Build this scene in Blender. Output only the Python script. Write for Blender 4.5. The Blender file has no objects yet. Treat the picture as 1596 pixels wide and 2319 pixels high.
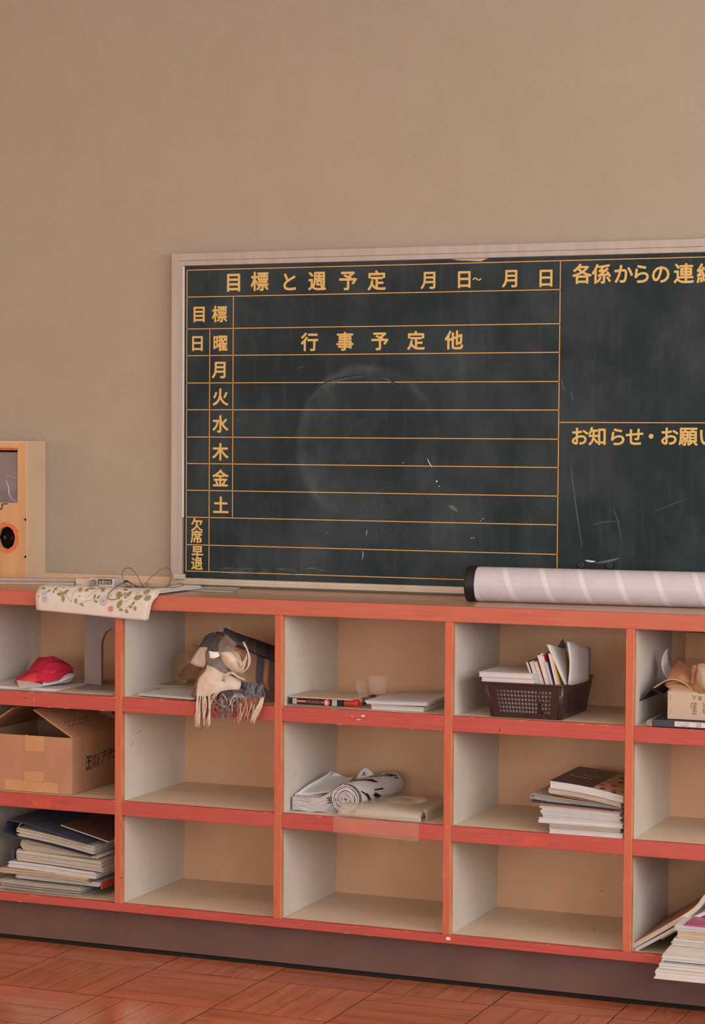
import bpy, math, random
from math import sin, cos, pi, radians
from mathutils import Vector, Matrix

# ------------------------------------------------------------------ camera
SC = bpy.context.scene
COL = SC.collection
FPX, CY = 4964.37, 1223.58
CAM = Vector((2.74163, -5.11329, 1.362))
YAW, PITCH, ROLL = 0.38425, 0.04469, 0.00681
_f = Vector((-sin(YAW)*cos(PITCH), cos(YAW)*cos(PITCH), -sin(PITCH)))
_r0 = Vector((cos(YAW), sin(YAW), 0))
_u0 = _r0.cross(_f)
RGT = cos(ROLL)*_r0 + sin(ROLL)*_u0
UPV = -sin(ROLL)*_r0 + cos(ROLL)*_u0
FWD = _f
cam = bpy.data.cameras.new('camera')
cam.sensor_fit = 'HORIZONTAL'
cam.sensor_width = 36
cam.lens = FPX*36/1596
cam.shift_y = (CY-1159.5)/1596
cam.clip_start = .05
camo = bpy.data.objects.new('camera', cam)
COL.objects.link(camo)
camo.matrix_world = Matrix(((RGT.x, UPV.x, -FWD.x, CAM.x), (RGT.y, UPV.y, -FWD.y, CAM.y), (RGT.z, UPV.z, -FWD.z, CAM.z), (0, 0, 0, 1)))
SC.camera = camo

# ------------------------------------------------------------------ light
w = bpy.data.worlds.new('world')
SC.world = w
w.use_nodes = True
w.node_tree.nodes['Background'].inputs[0].default_value = (.80, .88, 1, 1)
w.node_tree.nodes['Background'].inputs[1].default_value = 1.0

def area(name, loc, look, sx, sy, power, col):
    l = bpy.data.lights.new(name, 'AREA')
    l.shape = 'RECTANGLE'
    l.size, l.size_y, l.energy, l.color = sx, sy, power, col
    o = bpy.data.objects.new(name, l)
    COL.objects.link(o)
    o.location = loc
    o.rotation_euler = (Vector(look)-Vector(loc)).to_track_quat('-Z', 'Y').to_euler()
    return o
# daylight through the three windows of the right-hand wall
for k in range(3):
    area('window_daylight', (4.36, -1.75-2.3*k, 1.85), (2.0, -1.75-2.3*k+.35, 1.45), 1.9, 1.5, 100, (1.0, .98, .95))
# added warm fill for the cubby interiors, set at two invented left-wall windows
for k in range(2):
    area('left_fill_light', (-3.14, -1.6-2.6*k, 1.55), (.6, -.4, .6), 2.0, 1.5, 27, (1.0, .50, .26))
# added frontal fill for the cubby backs, set at invented windows behind the camera
for k in range(3):
    area('rear_fill_light', (-1.6+2.3*k, -8.14, 1.35), (.5+.2*k, 0, .55), 1.7, 1.5, 50, (1.0, .92, .84))
# two weak warm fills added under the ceiling
for k in range(2):
    area('ceiling_fill_light', (.7+.0*k, -1.9-2.2*k, 2.93), (.7, -1.9-2.2*k, 0), 2.4, .25, 10, (1, .84, .66))
SC.view_settings.view_transform = 'Standard'
SC.view_settings.look = 'None'
SC.view_settings.exposure = -0.44
SC.view_settings.gamma = 1
SC.view_settings.use_curve_mapping = False

# ------------------------------------------------------------------ measures (metres)
W = .4615           # pitch of the cubby columns
T = .0205           # divider thickness
ZT, ZTB = .9579, .9190
S1T, S1B = .6851, .6469
S2T, S2B = .4095, .3719
S3T, S3B = .1362, .1144
D, YB, YW = .3745, .3642, .3842
K0, K1 = -2, 5      # first and last divider

def ray(px, py):
    return FWD + RGT*((px-798)/FPX) - UPV*((py-CY)/FPX)
def at(px, py, Y):
    "point of the plane y=Y seen at this picture position"
    d = ray(px, py)
    return CAM + d*((Y-CAM.y)/d.y)
def atz(px, py, Z):
    d = ray(px, py)
    return CAM + d*((Z-CAM.z)/d.z)

# ------------------------------------------------------------------ materials
def lin(c):
    return tuple(((v/255/12.92) if v/255 <= .04045 else ((v/255+.055)/1.055)**2.4) for v in c) + (1,)

class NT:
    def __init__(s, name):
        s.m = bpy.data.materials.new(name)
        s.m.use_nodes = True
        s.t = s.m.node_tree
        s.b = s.t.nodes['Principled BSDF']
        s.co = None
    def n(s, typ, **kw):
        x = s.t.nodes.new(typ)
        for k, v in kw.items():
            setattr(x, k, v)
        return x
    def l(s, a, b):
        s.t.links.new(a, b)
    def coord(s, kind='Object', scale=(1, 1, 1), rot=(0, 0, 0)):
        c = s.n('ShaderNodeTexCoord')
        mp = s.n('ShaderNodeMapping')
        mp.inputs['Scale'].default_value = scale
        mp.inputs['Rotation'].default_value = rot
        s.l(c.outputs[kind], mp.inputs[0])
        return mp.outputs[0]
    def noise(s, vec, scale=5, detail=4, rough=.55, dist=0):
        x = s.n('ShaderNodeTexNoise')
        x.inputs['Scale'].default_value = scale
        x.inputs['Detail'].default_value = detail
        x.inputs['Roughness'].default_value = rough
        x.inputs['Distortion'].default_value = dist
        s.l(vec, x.inputs['Vector'])
        return x.outputs['Fac']
    def ramp(s, fac, stops, interp='LINEAR'):
        x = s.n('ShaderNodeValToRGB')
        cr = x.color_ramp
        cr.interpolation = interp
        while len(cr.elements) < len(stops):
            cr.elements.new(.5)
        for e, (p, c) in zip(cr.elements, stops):
            e.position = p
            e.color = c if len(c) == 4 else lin(c)
        s.l(fac, x.inputs[0])
        return x.outputs[0]
    def mix(s, fac, a, b, mode='MIX'):
        x = s.n('ShaderNodeMix', data_type='RGBA', blend_type=mode)
        for inp, v in ((x.inputs[0], fac), (x.inputs[6], a), (x.inputs[7], b)):
            if isinstance(v, (int, float)):
                inp.default_value = v
            elif isinstance(v, tuple):
                inp.default_value = v if len(v) == 4 else lin(v)
            else:
                s.l(v, inp)
        return x.outputs[2]
    def math(s, op, a, b=0.0, c=None):
        x = s.n('ShaderNodeMath', operation=op)
        for i, v in enumerate((a, b, c)):
            if v is None:
                continue
            if isinstance(v, (int, float)):
                x.inputs[i].default_value = v
            else:
                s.l(v, x.inputs[i])
        return x.outputs[0]
    def bump(s, h, strength=.2, dist=.002):
        x = s.n('ShaderNodeBump')
        x.inputs['Strength'].default_value = strength
        x.inputs['Distance'].default_value = dist
        s.l(h, x.inputs['Height'])
        s.l(x.outputs[0], s.b.inputs['Normal'])
    def fin(s, col=None, rough=.6, metal=0, spec=.5, alpha=None, coat=None, sheen=None):
        if col is not None:
            if isinstance(col, tuple):
                s.b.inputs['Base Color'].default_value = col if len(col) == 4 else lin(col)
            else:
                s.l(col, s.b.inputs['Base Color'])
        if isinstance(rough, (int, float)):
            s.b.inputs['Roughness'].default_value = rough
        else:
            s.l(rough, s.b.inputs['Roughness'])
        s.b.inputs['Metallic'].default_value = metal
        s.b.inputs['Specular IOR Level'].default_value = spec
        if alpha is not None:
            if isinstance(alpha, (int, float)):
                s.b.inputs['Alpha'].default_value = alpha
            else:
                s.l(alpha, s.b.inputs['Alpha'])
        if coat:
            s.b.inputs['Coat Weight'].default_value = coat
            s.b.inputs['Coat Roughness'].default_value = .15
        if sheen:
            s.b.inputs['Sheen Weight'].default_value = sheen
        return s.m

_cache = {}
def mat(name, c1, c2=None, scale=20, stretch=(1, 1, 1), rough=.6, bump=0, metal=0, spec=.4, alpha=None, detail=4, coat=None, sheen=None):
    "plain surface with a noise mottle between two near colours"
    if name in _cache:
        return _cache[name]
    q = NT(name)
    if c2 is None:
        c2 = tuple(max(0, int(v*.94)) for v in c1)
    v = q.coord('Object', stretch)
    f = q.noise(v, scale, detail)
    col = q.ramp(f, [(.3, c1), (.7, c2)])
    if bump:
        q.bump(f, bump)
    _cache[name] = q.fin(col, rough, metal, spec, alpha, coat, sheen)
    return _cache[name]

def m_wall():
    q = NT('woven_wallpaper')
    v = q.coord()
    big = q.noise(v, 1.6, 5)
    mid = q.noise(v, 9, 5)
    fine = q.noise(q.coord('Object', (60, 60, 420)), 1.0, 3)
    fine2 = q.noise(q.coord('Object', (420, 60, 90)), 1.0, 3)
    c = q.ramp(big, [(.3, (158, 149, 134)), (.7, (166, 157, 142))])
    c = q.mix(.5, c, q.ramp(mid, [(.3, (156, 147, 132)), (.75, (168, 159, 145))]))
    wv = q.math('ADD', q.math('MULTIPLY', fine, .6), q.math('MULTIPLY', fine2, .4))
    c = q.mix(.35, c, q.ramp(wv, [(.3, (147, 136, 120)), (.65, (175, 166, 149))]))
    spot = q.noise(q.coord('Object', (1, 1, 1)), 26, 2)
    c = q.mix(q.ramp(spot, [(.80, (0, 0, 0, 1)), (.86, (.5, .5, .5, 1))]), c, (120, 98, 78))
    q.bump(wv, .25, .001)
    return q.fin(c, .85, spec=.2)

def m_red(name='red_paint', vertical=False, a=(186, 86, 76), b=(164, 68, 60), worn=(208, 122, 94)):
    q = NT(name)
    st = (30, 30, 1.6) if vertical else (1.6, 30, 30)
    g = q.noise(q.coord('Object', st), 6, 6, .6, .4)
    bl = q.noise(q.coord('Object'), 3.5, 3)
    c = q.ramp(g, [(.25, b), (.7, a)])
    c = q.mix(q.ramp(bl, [(.4, (0, 0, 0, 1)), (.75, (.5, .5, .5, 1))]), c, tuple(int(v*.94+14) for v in a))
    sp = q.noise(q.coord('Object', (1, 1, .5) if vertical else (.4, 1, 1)), 70, 3, .7)
    c = q.mix(q.ramp(sp, [(.70, (0, 0, 0, 1)), (.76, (.6, .6, .6, 1))]), c, worn)
    q.bump(g, .12, .0008)
    return q.fin(c, .5, spec=.35)

def m_plank():
    q = NT('parquet_wood')
    oi = q.n('ShaderNodeObjectInfo')
    c = q.n('ShaderNodeTexCoord')
    add = q.n('ShaderNodeVectorMath', operation='ADD')
    sc = q.n('ShaderNodeVectorMath', operation='SCALE')
    q.l(oi.outputs['Location'], sc.inputs[0])
    sc.inputs['Scale'].default_value = 3.7
    q.l(c.outputs['Object'], add.inputs[0])
    q.l(sc.outputs[0], add.inputs[1])
    mp = q.n('ShaderNodeMapping')
    mp.inputs['Scale'].default_value = (1.6, 13, 6)
    q.l(add.outputs[0], mp.inputs[0])
    g = q.noise(mp.outputs[0], 2.4, 6, .55, .3)
    mp2 = q.n('ShaderNodeMapping')
    mp2.inputs['Scale'].default_value = (3, 9, 4)
    q.l(add.outputs[0], mp2.inputs[0])
    st = q.noise(mp2.outputs[0], 2.2, 5, .65)
    base = q.ramp(g, [(.22, (168, 98, 68)), (.5, (190, 114, 80)), (.8, (204, 132, 98))])
    tone = q.ramp(oi.outputs['Random'], [(0, (.80, .76, .74, 1)), (.5, (1, 1, 1, 1)), (1, (1.0, .9, .86, 1))])
    c1 = q.mix(1.0, base, tone, 'MULTIPLY')
    c1 = q.mix(q.ramp(st, [(.52, (0, 0, 0, 1)), (.72, (.6, .6, .6, 1))]), c1, (120, 70, 52))
    rr = q.ramp(st, [(.3, (.10, .10, .10, 1)), (.7, (.24, .24, .24, 1))])
    q.bump(g, .05, .0005)
    return q.fin(c1, rr, spec=.6, coat=.3)

def m_board():
    q = NT('chalkboard_green')
    co = q.n('ShaderNodeTexCoord')
    sp = q.n('ShaderNodeSeparateXYZ')
    q.l(co.outputs['Object'], sp.inputs[0])
    X, Z = sp.outputs[0], sp.outputs[2]
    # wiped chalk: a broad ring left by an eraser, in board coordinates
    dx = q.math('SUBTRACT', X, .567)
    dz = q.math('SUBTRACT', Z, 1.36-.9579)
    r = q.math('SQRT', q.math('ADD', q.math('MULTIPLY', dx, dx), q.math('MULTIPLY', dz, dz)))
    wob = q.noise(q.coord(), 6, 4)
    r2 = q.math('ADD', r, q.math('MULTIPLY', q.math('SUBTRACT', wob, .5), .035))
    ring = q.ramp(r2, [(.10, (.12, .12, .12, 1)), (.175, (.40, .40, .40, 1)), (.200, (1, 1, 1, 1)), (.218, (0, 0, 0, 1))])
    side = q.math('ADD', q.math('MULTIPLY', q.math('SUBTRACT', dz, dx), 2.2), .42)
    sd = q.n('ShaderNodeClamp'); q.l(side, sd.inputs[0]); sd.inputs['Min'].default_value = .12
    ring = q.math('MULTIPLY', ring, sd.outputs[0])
    sm = q.noise(q.coord('Object', (1, 1, .7)), 4, 6, .65)
    streak = q.noise(q.coord('Object', (30, 1, 2)), 2, 5)
    smm = q.ramp(sm, [(.42, (0, 0, 0, 1)), (.75, (1, 1, 1, 1))])
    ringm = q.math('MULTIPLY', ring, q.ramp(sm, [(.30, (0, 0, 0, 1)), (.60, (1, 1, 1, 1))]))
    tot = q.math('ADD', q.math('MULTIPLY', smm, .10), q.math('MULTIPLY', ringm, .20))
    tot = q.math('ADD', tot, q.math('MULTIPLY', q.ramp(streak, [(.55, (0, 0, 0, 1)), (.8, (1, 1, 1, 1))]), .04))
    low = q.ramp(Z, [(0, (0, 0, 0, 1)), (1, (1, 1, 1, 1))])
    dots = q.noise(q.coord(), 120, 2, .5)
    tot = q.math('ADD', tot, q.math('MULTIPLY', q.ramp(dots, [(.79, (0, 0, 0, 1)), (.82, (1, 1, 1, 1))]), .3))
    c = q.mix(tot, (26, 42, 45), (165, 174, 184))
    return q.fin(c, .6, spec=.22)

def m_pages(name, c1, c2, sc=900, rough=.75):
    q = NT(name)
    f = q.noise(q.coord('Object', (2, 2, 1)), 12, 3)
    st = q.noise(q.coord('Object', (4, 4, sc)), 1.0, 2)
    c = q.ramp(st, [(.3, c2), (.6, c1)])
    c = q.mix(.3, c, q.ramp(f, [(.3, c2), (.7, c1)]))
    q.bump(st, .3, .0006)
    return q.fin(c, rough, spec=.2)

def m_tube():
    q = NT('white_cardboard_tube')
    co = q.n('ShaderNodeTexCoord')
    sp = q.n('ShaderNodeSeparateXYZ')
    q.l(co.outputs['UV'], sp.inputs[0])
    # helical overlap seam of the wound paper: u runs along, v around
    ph = q.math('SUBTRACT', q.math('MULTIPLY', sp.outputs[0], 10.4), sp.outputs[1])
    fr = q.math('FRACT', ph)
    seam = q.ramp(fr, [(0, (1, 1, 1, 1)), (.13, (1, 1, 1, 1)), (.14, (0, 0, 0, 1))], 'CONSTANT')
    n = q.noise(q.coord(), 30, 3)
    base = q.ramp(n, [(.3, (188, 185, 189)), (.7, (195, 192, 197))])
    c = q.mix(q.math('MULTIPLY', seam, .9), base, (210, 208, 216))
    return q.fin(c, .38, spec=.5)

MT = {}
MT['wall'] = m_wall()
MT['red'] = m_red()
MT['redv'] = m_red('red_paint_upright', True, (194, 106, 78), (178, 84, 62), (208, 140, 102))
MT['redtop'] = m_red('red_paint_top_front', False, (190, 106, 84), (172, 84, 68), (204, 138, 108))
MT['plank'] = m_plank()
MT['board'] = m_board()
MT['tube'] = m_tube()
MT['white'] = mat('cubby_white_paint', (212, 206, 198), (202, 195, 185), 6, (1, 1, .5), .55, .02)
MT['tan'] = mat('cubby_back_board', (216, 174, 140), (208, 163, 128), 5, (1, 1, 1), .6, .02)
MT['cream'] = mat('cubby_floor_laminate', (218, 200, 178), (208, 189, 166), 7, (1, 1, 1), .5, .02)
MT['top'] = mat('worn_counter_wood', (198, 160, 134), (182, 142, 116), 12, (.35, 3, 1), .25, .03, spec=.5)
MT['plinth'] = mat('brown_plinth_paint', (104, 80, 74), (95, 71, 66), 10, (1, 1, 1), .5, .03)
MT['gap'] = mat('dark_joint', (22, 18, 20), rough=.9)
MT['alu'] = mat('aluminium', (176, 168, 162), (166, 158, 152), 40, (1, 1, .1), .42, 0, metal=.3)
MT['alubright'] = mat('aluminium_bright', (226, 222, 224), (214, 210, 212), 40, (1, 1, .1), .3, 0, metal=.4)
MT['putty'] = mat('grey_cream_channel', (196, 184, 166), (182, 170, 154), 20, (1, 1, 1), .5)
MT['yellow'] = mat('yellow_board_paint', (212, 180, 110), (203, 170, 100), 60, rough=.6)
MT['line'] = mat('orange_board_line', (220, 166, 88), (210, 156, 80), 60, rough=.6)
MT['chalk'] = mat('chalk_white', (214, 214, 212), rough=.9)
MT['chalkdim'] = mat('chalk_faint', (96, 106, 110), rough=.9)
MT['black'] = mat('black_plastic', (30, 26, 28), rough=.45)
MT['ink'] = mat('black_ink', (28, 24, 28), rough=.7)
MT['whitepaint'] = mat('white_print', (236, 234, 230), rough=.6)
MT['ceil'] = mat('ceiling_white', (226, 222, 214), rough=.9)
MT['plaster'] = mat('side_wall_paint', (206, 190, 168), rough=.85)
MT['ply'] = mat('plain_plywood', (206, 164, 118), (190, 148, 104), 5, (4, 1, .6), .6, .04)
MT['plyside'] = mat('box_side_paint', (208, 182, 154), (200, 172, 146), 8, (1, 1, 1), .6)
MT['arris'] = mat('worn_wood_arris', (206, 150, 104), (190, 112, 80), 26, (1, 1, .6), .6)
MT['tapepatch'] = mat('peeled_sticker_mark', (194, 86, 66), (184, 78, 60), 30, rough=.35)

# ------------------------------------------------------------------ mesh helpers
class MB:
    def __init__(s):
        s.v = []; s.f = []; s.mi = []; s.uv = {}
    def add(s, vs, fs, mi=0):
        o = len(s.v)
        s.v += [Vector(x) for x in vs]
        for f in fs:
            s.f.append(tuple(i+o for i in f)); s.mi.append(mi)
        return s
    def box(s, x0, x1, y0, y1, z0, z1, mi=0):
        return s.add([(x0, y0, z0), (x1, y0, z0), (x1, y1, z0), (x0, y1, z0), (x0, y0, z1), (x1, y0, z1), (x1, y1, z1), (x0, y1, z1)],
                     [(0, 3, 2, 1), (4, 5, 6, 7), (0, 1, 5, 4), (1, 2, 6, 5), (2, 3, 7, 6), (3, 0, 4, 7)], mi)
    def hexa(s, b, t, mi=0):
        "bottom four and top four corners, both counter-clockwise from above"
        return s.add(list(b)+list(t), [(0, 3, 2, 1), (4, 5, 6, 7), (0, 1, 5, 4), (1, 2, 6, 5), (2, 3, 7, 6), (3, 0, 4, 7)], mi)
    def prism(s, poly, d, mi=0):
        "polygon of 3D points swept along vector d"
        n = len(poly); d = Vector(d)
        vs = [Vector(p) for p in poly]+[Vector(p)+d for p in poly]
        fs = [tuple(range(n))[::-1], tuple(range(n, 2*n))]+[(i, (i+1) % n, n+(i+1) % n, n+i) for i in range(n)]
        return s.add(vs, fs, mi)
    def tube(s, path, r, seg=8, mi=0, cap=True):
        P = [Vector(p) for p in path]; n = len(P)
        vs = []; up = None
        for i, p in enumerate(P):
            t = (P[min(i+1, n-1)]-P[max(i-1, 0)])
            if t.length < 1e-9: t = Vector((0, 0, 1))
            t.normalize()
            if up is None:
                up = t.orthogonal().normalized()
            else:
                up = (up-t*up.dot(t))
                up = up.normalized() if up.length > 1e-6 else t.orthogonal().normalized()
            b = t.cross(up)
            rr = r[i] if isinstance(r, (list, tuple)) else r
            for k in range(seg):
                a = 2*pi*k/seg
                vs.append(p+(up*cos(a)+b*sin(a))*rr)
        fs = [(i*seg+k, i*seg+(k+1) % seg, (i+1)*seg+(k+1) % seg, (i+1)*seg+k) for i in range(n-1) for k in range(seg)]
        if cap:
            fs += [tuple(range(seg))[::-1], tuple(range((n-1)*seg, n*seg))]
        return s.add(vs, fs, mi)
    def cyl(s, a, b, r, seg=24, mi=0, r2=None):
        return s.tube([a, b], [r, r if r2 is None else r2], seg, mi)
    def grid(s, P, mi=0, uv=True):
        nu = len(P); nv = len(P[0]); o = len(s.v); f0 = len(s.f)
        s.v += [Vector(p) for row in P for p in row]
        for i in range(nu-1):
            for j in range(nv-1):
                s.f.append((o+i*nv+j, o+i*nv+j+1, o+(i+1)*nv+j+1, o+(i+1)*nv+j)); s.mi.append(mi)
                s.uv[len(s.f)-1] = [(i/(nu-1), j/(nv-1)), (i/(nu-1), (j+1)/(nv-1)), ((i+1)/(nu-1), (j+1)/(nv-1)), ((i+1)/(nu-1), j/(nv-1))]
        return s
    def build(s, name, m, parent=None, smooth=False, bevel=0, solid=0, loc=None, rot=None, local=False, sub=0):
        me = bpy.data.meshes.new(name)
        off = Vector((0, 0, 0))
        if parent is not None and not local:
            p = parent
            while p is not None:
                off += p.location; p = p.parent
        if parent is None and not local and loc is not None:
            off = Vector(loc)
        me.from_pydata([tuple(v-off) for v in s.v], [], s.f)
        for x in (m if isinstance(m, (list, tuple)) else [m]):
            me.materials.append(x)
        me.polygons.foreach_set('material_index', s.mi)
        if s.uv:
            ul = me.uv_layers.new(name='UVMap')
            for fi, uvs in s.uv.items():
                for li, c in zip(me.polygons[fi].loop_indices, uvs):
                    ul.data[li].uv = c
        if smooth:
            me.polygons.foreach_set('use_smooth', [True]*len(me.polygons))
        me.update()
        o = bpy.data.objects.new(name, me)
        COL.objects.link(o)
        if parent is not None:
            o.parent = parent
        if loc is not None:
            o.location = loc
        if rot is not None:
            o.rotation_euler = rot
        if solid:
            md = o.modifiers.new('thick', 'SOLIDIFY'); md.thickness = solid; md.offset = 0
        if bevel:
            md = o.modifiers.new('bevel', 'BEVEL'); md.width = bevel; md.segments = 2; md.limit_method = 'ANGLE'; md.angle_limit = radians(40)
        if sub:
            md = o.modifiers.new('sub', 'SUBSURF'); md.levels = sub; md.render_levels = sub
        return o

def tag(o, label, cat, group=None, kind=None):
    o['label'] = label; o['category'] = cat
    if group: o['group'] = group
    if kind: o['kind'] = kind
    return o
def thing(name, label, cat, loc, group=None, rotz=0):
    o = bpy.data.objects.new(name, None)
    o.empty_display_size = .03
    COL.objects.link(o)
    o.location = loc; o.rotation_euler = (0, 0, rotz)
    return tag(o, label, cat, group)
def struct(o):
    o['kind'] = 'structure'
    return o

def cr(p0, p1, p2, p3, t):
    return .5*((2*p1)+(p2-p0)*t+(2*p0-5*p1+4*p2-p3)*t*t+(3*p1-p0-3*p2+p3)*t**3)
def spline(pts, k=4):
    P = [Vector(p) for p in pts]
    out = []
    for i in range(len(P)-1):
        a = P[i-1] if i else 2*P[0]-P[1]
        d = P[i+2] if i+2 < len(P) else 2*P[-1]-P[-2]
        for j in range(k):
            out.append(cr(a, P[i], P[i+1], d, j/k))
    out.append(P[-1])
    return out
def smooth_grid(rows, k=4, k2=None):
    k2 = k2 or k
    A = [spline(r, k2) for r in rows]
    B = [spline([A[i][j] for i in range(len(A))], k) for j in range(len(A[0]))]
    return [[B[j][i] for j in range(len(B))] for i in range(len(B[0]))]
def lerp_path(path, t):
    n = len(path)-1
    x = min(max(t, 0), 1)*n; i = min(int(x), n-1)
    return path[i].lerp(path[i+1], x-i)

def glyphs(chars, size, y, m, name, parent, bold=.02):
    "lettering in the xz plane facing -y, one part per character: chars = [(ch, xc, zc), ...]"
    for it in chars:
        ch, xc, zc = it[:3]
        sz = it[3] if len(it) > 3 else size
        mb = MB()
        V, F = glyph(ch, 0)[0]; bold *= 1.0
        for q in range(9):
            a = q*pi/4
            ox, oz = (0, 0) if q == 8 else (cos(a)*bold, sin(a)*bold)
            mb.add([(xc+(v[0]-.5+ox)*sz, y-.000008*q, zc+(v[1]-.38+oz)*sz) for v in V], F)
        o = mb.build(name, m, parent)
_g = {}
def glyph(ch, bold):
    key = (ch, bold)
    if key not in _g:
        cu = bpy.data.curves.new('t', 'FONT')
        cu.body = ch; cu.size = 1; cu.resolution_u = 3; cu.offset = bold
        o = bpy.data.objects.new('t', cu)
        COL.objects.link(o)
        dg = bpy.context.evaluated_depsgraph_get()
        me = bpy.data.meshes.new_from_object(o.evaluated_get(dg))
        _g[key] = [([tuple(v.co) for v in me.vertices], [tuple(p.vertices) for p in me.polygons])]
        bpy.data.objects.remove(o); bpy.data.curves.remove(cu); bpy.data.meshes.remove(me)
    return _g[key]
def text_on(s, o, ux, uz, size, m, name, parent, bold=.0, adv=.6):
    "a line of writing starting at o, running along ux with glyph height along uz"
    mb = MB(); o = Vector(o); ux = Vector(ux).normalized(); uz = Vector(uz).normalized(); x = 0
    for ch in s:
        wide = ord(ch) > 0x2000
        if ch != ' ':
            for V, F in glyph(ch, bold):
                mb.add([o+ux*(x+v[0]*size)+uz*(v[1]*size) for v in V], F)
        x += size*(1.0 if wide else adv)
    return mb.build(name, m, parent)

# ================================================================== ROOM
R0, R1, RY, RH = -3.0, 4.3, -8.0, 3.0
mb = MB().box(R0, R1, YW, YW+.12, 0, RH)
struct(mb.build('wall_back', MT['wall']))
mb = MB().box(R0-.12, R0, RY, YW+.12, 0, .75).box(R0-.12, R0, RY, YW+.12, 2.35, RH)
for a, b in ((RY, -5.25), (-3.15, -2.65), (-.55, YW+.12)):
    mb.box(R0-.12, R0, a, b, .75, 2.35)
struct(mb.build('wall_left', MT['plaster']))
for k, (a, b) in enumerate(((-2.65, -.55), (-5.25, -3.15))):  # invented left windows, added to go with the warm fill
    mb = MB()
    for x in (a, (a+b)/2-.02, b-.04):
        mb.box(R0-.09, R0-.03, x, x+.04, .75, 2.35)
    mb.box(R0-.09, R0-.03, a, b, .75, .79).box(R0-.09, R0-.03, a, b, 2.31, 2.35)
    struct(mb.build('window_%d' % (k+4), MT['alu']))
mb = MB().box(R0-.12, R1+.12, RY-.12, RY, 0, .55).box(R0-.12, R1+.12, RY-.12, RY, 2.15, RH)
for a, b in ((R0-.12, -2.5), (-.7, -.2), (1.6, 2.1), (3.9, R1+.12)):
    mb.box(a, b, RY-.12, RY, .55, 2.15)
struct(mb.build('wall_front', MT['plaster']))
for k, a in enumerate((-2.5, -.2, 2.1)):  # invented rear windows, added to go with the frontal fill
    mb = MB()
    for x in (a, a+.88, a+1.76):
        mb.box(x, x+.04, RY-.09, RY-.03, .55, 2.15)
    mb.box(a, a+1.8, RY-.09, RY-.03, .55, .59).box(a, a+1.8, RY-.09, RY-.03, 2.11, 2.15)
    struct(mb.build('window_%d' % (k+6), MT['alu']))
struct(MB().box(R0-.12, R1+.12, RY-.12, YW+.12, RH, RH+.1).build('ceiling', MT['ceil']))
mb = MB().box(R1, R1+.12, RY, YW+.12, 0, .95).box(R1, R1+.12, RY, YW+.12, 2.65, RH)
for a, b in ((RY, -7.6), (-5.55, -5.1), (-3.25, -2.8), (-.75, YW+.12)):
    mb.box(R1, R1+.12, a, b, .95, 2.65)
struct(mb.build('wall_right', MT['plaster']))
for k, (a, b) in enumerate(((-2.8, -.75), (-5.1, -3.25), (-7.6, -5.55))):
    mb = MB()
    for x in (a, (a+b)/2-.02, b-.04):
        mb.box(R1+.03, R1+.09, x, x+.04, .95, 2.65)
    mb.box(R1+.03, R1+.09, a, b, .95, .99).box(R1+.03, R1+.09, a, b, 2.61, 2.65)
    struct(mb.build('window_%d' % (k+1), MT['alu']))
# two invented lamp housings to go with the added ceiling fill (out of the picture)
for k in range(2):
    t = thing('added_ceiling_lamp', ['added slim white ceiling lamp nearer the chalkboard wall', 'added slim white ceiling lamp farther from the chalkboard wall'][k], 'lamp', (.7, -1.9-2.2*k, 2.94))
    MB().box(-.55, 1.95, -1.9-2.2*k-.06, -1.9-2.2*k+.06, 2.96, 3.0).build('lamp_housing', MT['ceil'], t)

# floor: slab plus basket-weave parquet, each strip a piece
floor = struct(MB().box(R0-.12, R1+.12, RY-.12, YW+.12, -.1, -.0016).build('floor', MT['gap']))
TX, TYP, X0, Y0 = .3045, .2990, .1735, -.1045
shapes = {}
def plank_mesh(key, L, Wd):
    if key not in shapes:
        l2, w2 = L/2-.0018, Wd/2-.0007
        m = MB().add([(-l2, -w2, -.0015), (l2, -w2, -.0015), (l2, w2, -.0015), (-l2, w2, -.0015), (-l2, -w2, 0), (l2, -w2, 0), (l2, w2, 0), (-l2, w2, 0)],
                     [(0, 3, 2, 1), (0, 1, 5, 4), (1, 2, 6, 5), (2, 3, 7, 6), (3, 0, 4, 7), (4, 5, 6, 7)])
        m.mi = [1, 1, 1, 1, 1, 0]
        o = m.build('floor_plank', [MT['plank'], MT['gap']])
        shapes[key] = o.data
        bpy.data.objects.remove(o)
    return shapes[key]
rnd = random.Random(3)
rest = MB()
for i in range(-10, 14):
    for j in range(-26, 2):
        tx, ty = X0+i*TX, Y0+j*TYP
        if tx < R0 or tx+TX > R1 or ty < RY: continue
        alongx = (i+j) % 2 != 0
        for k in range(4):
            if alongx:
                L, Wd, cx, cyy, rz = TX, TYP/4, tx+TX/2, ty+TYP*(k+.5)/4, 0
            else:
                L, Wd, cx, cyy, rz = TYP, TX/4, tx+TX*(k+.5)/4, ty+TYP/2, pi/2
            if cyy > .05: continue
            gap = .0010 if True else 0
            if -3 <= i <= 5 and -5 <= j <= 0:
                o = bpy.data.objects.new('floor_plank', plank_mesh(('x' if alongx else 'y'), L, Wd))
                COL.objects.link(o)
                o.parent = floor
                o.location = (cx, cyy, rnd.uniform(-.0004, .0))
                o.rotation_euler = (rnd.uniform(-.0006, .0006), rnd.uniform(-.0006, .0006), rz)
            else:
                if alongx: rest.box(tx+.001, tx+TX-.001, ty+TYP*k/4+.0008, ty+TYP*(k+1)/4-.0008, -.0015, 0)
                else: rest.box(tx+TX*k/4+.0008, tx+TX*(k+1)/4-.0008, ty+.001, ty+TYP-.001, -.0015, 0)
o = rest.build('floor_planks', MT['plank'], floor); o['kind'] = 'stuff'

# trim strip between the counter and the wallpaper
struct(MB().box(-2.2, -.018, YW-.012, YW, ZT+.0005, .982).build('trim_1', MT['plyside'], bevel=.001))

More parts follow.
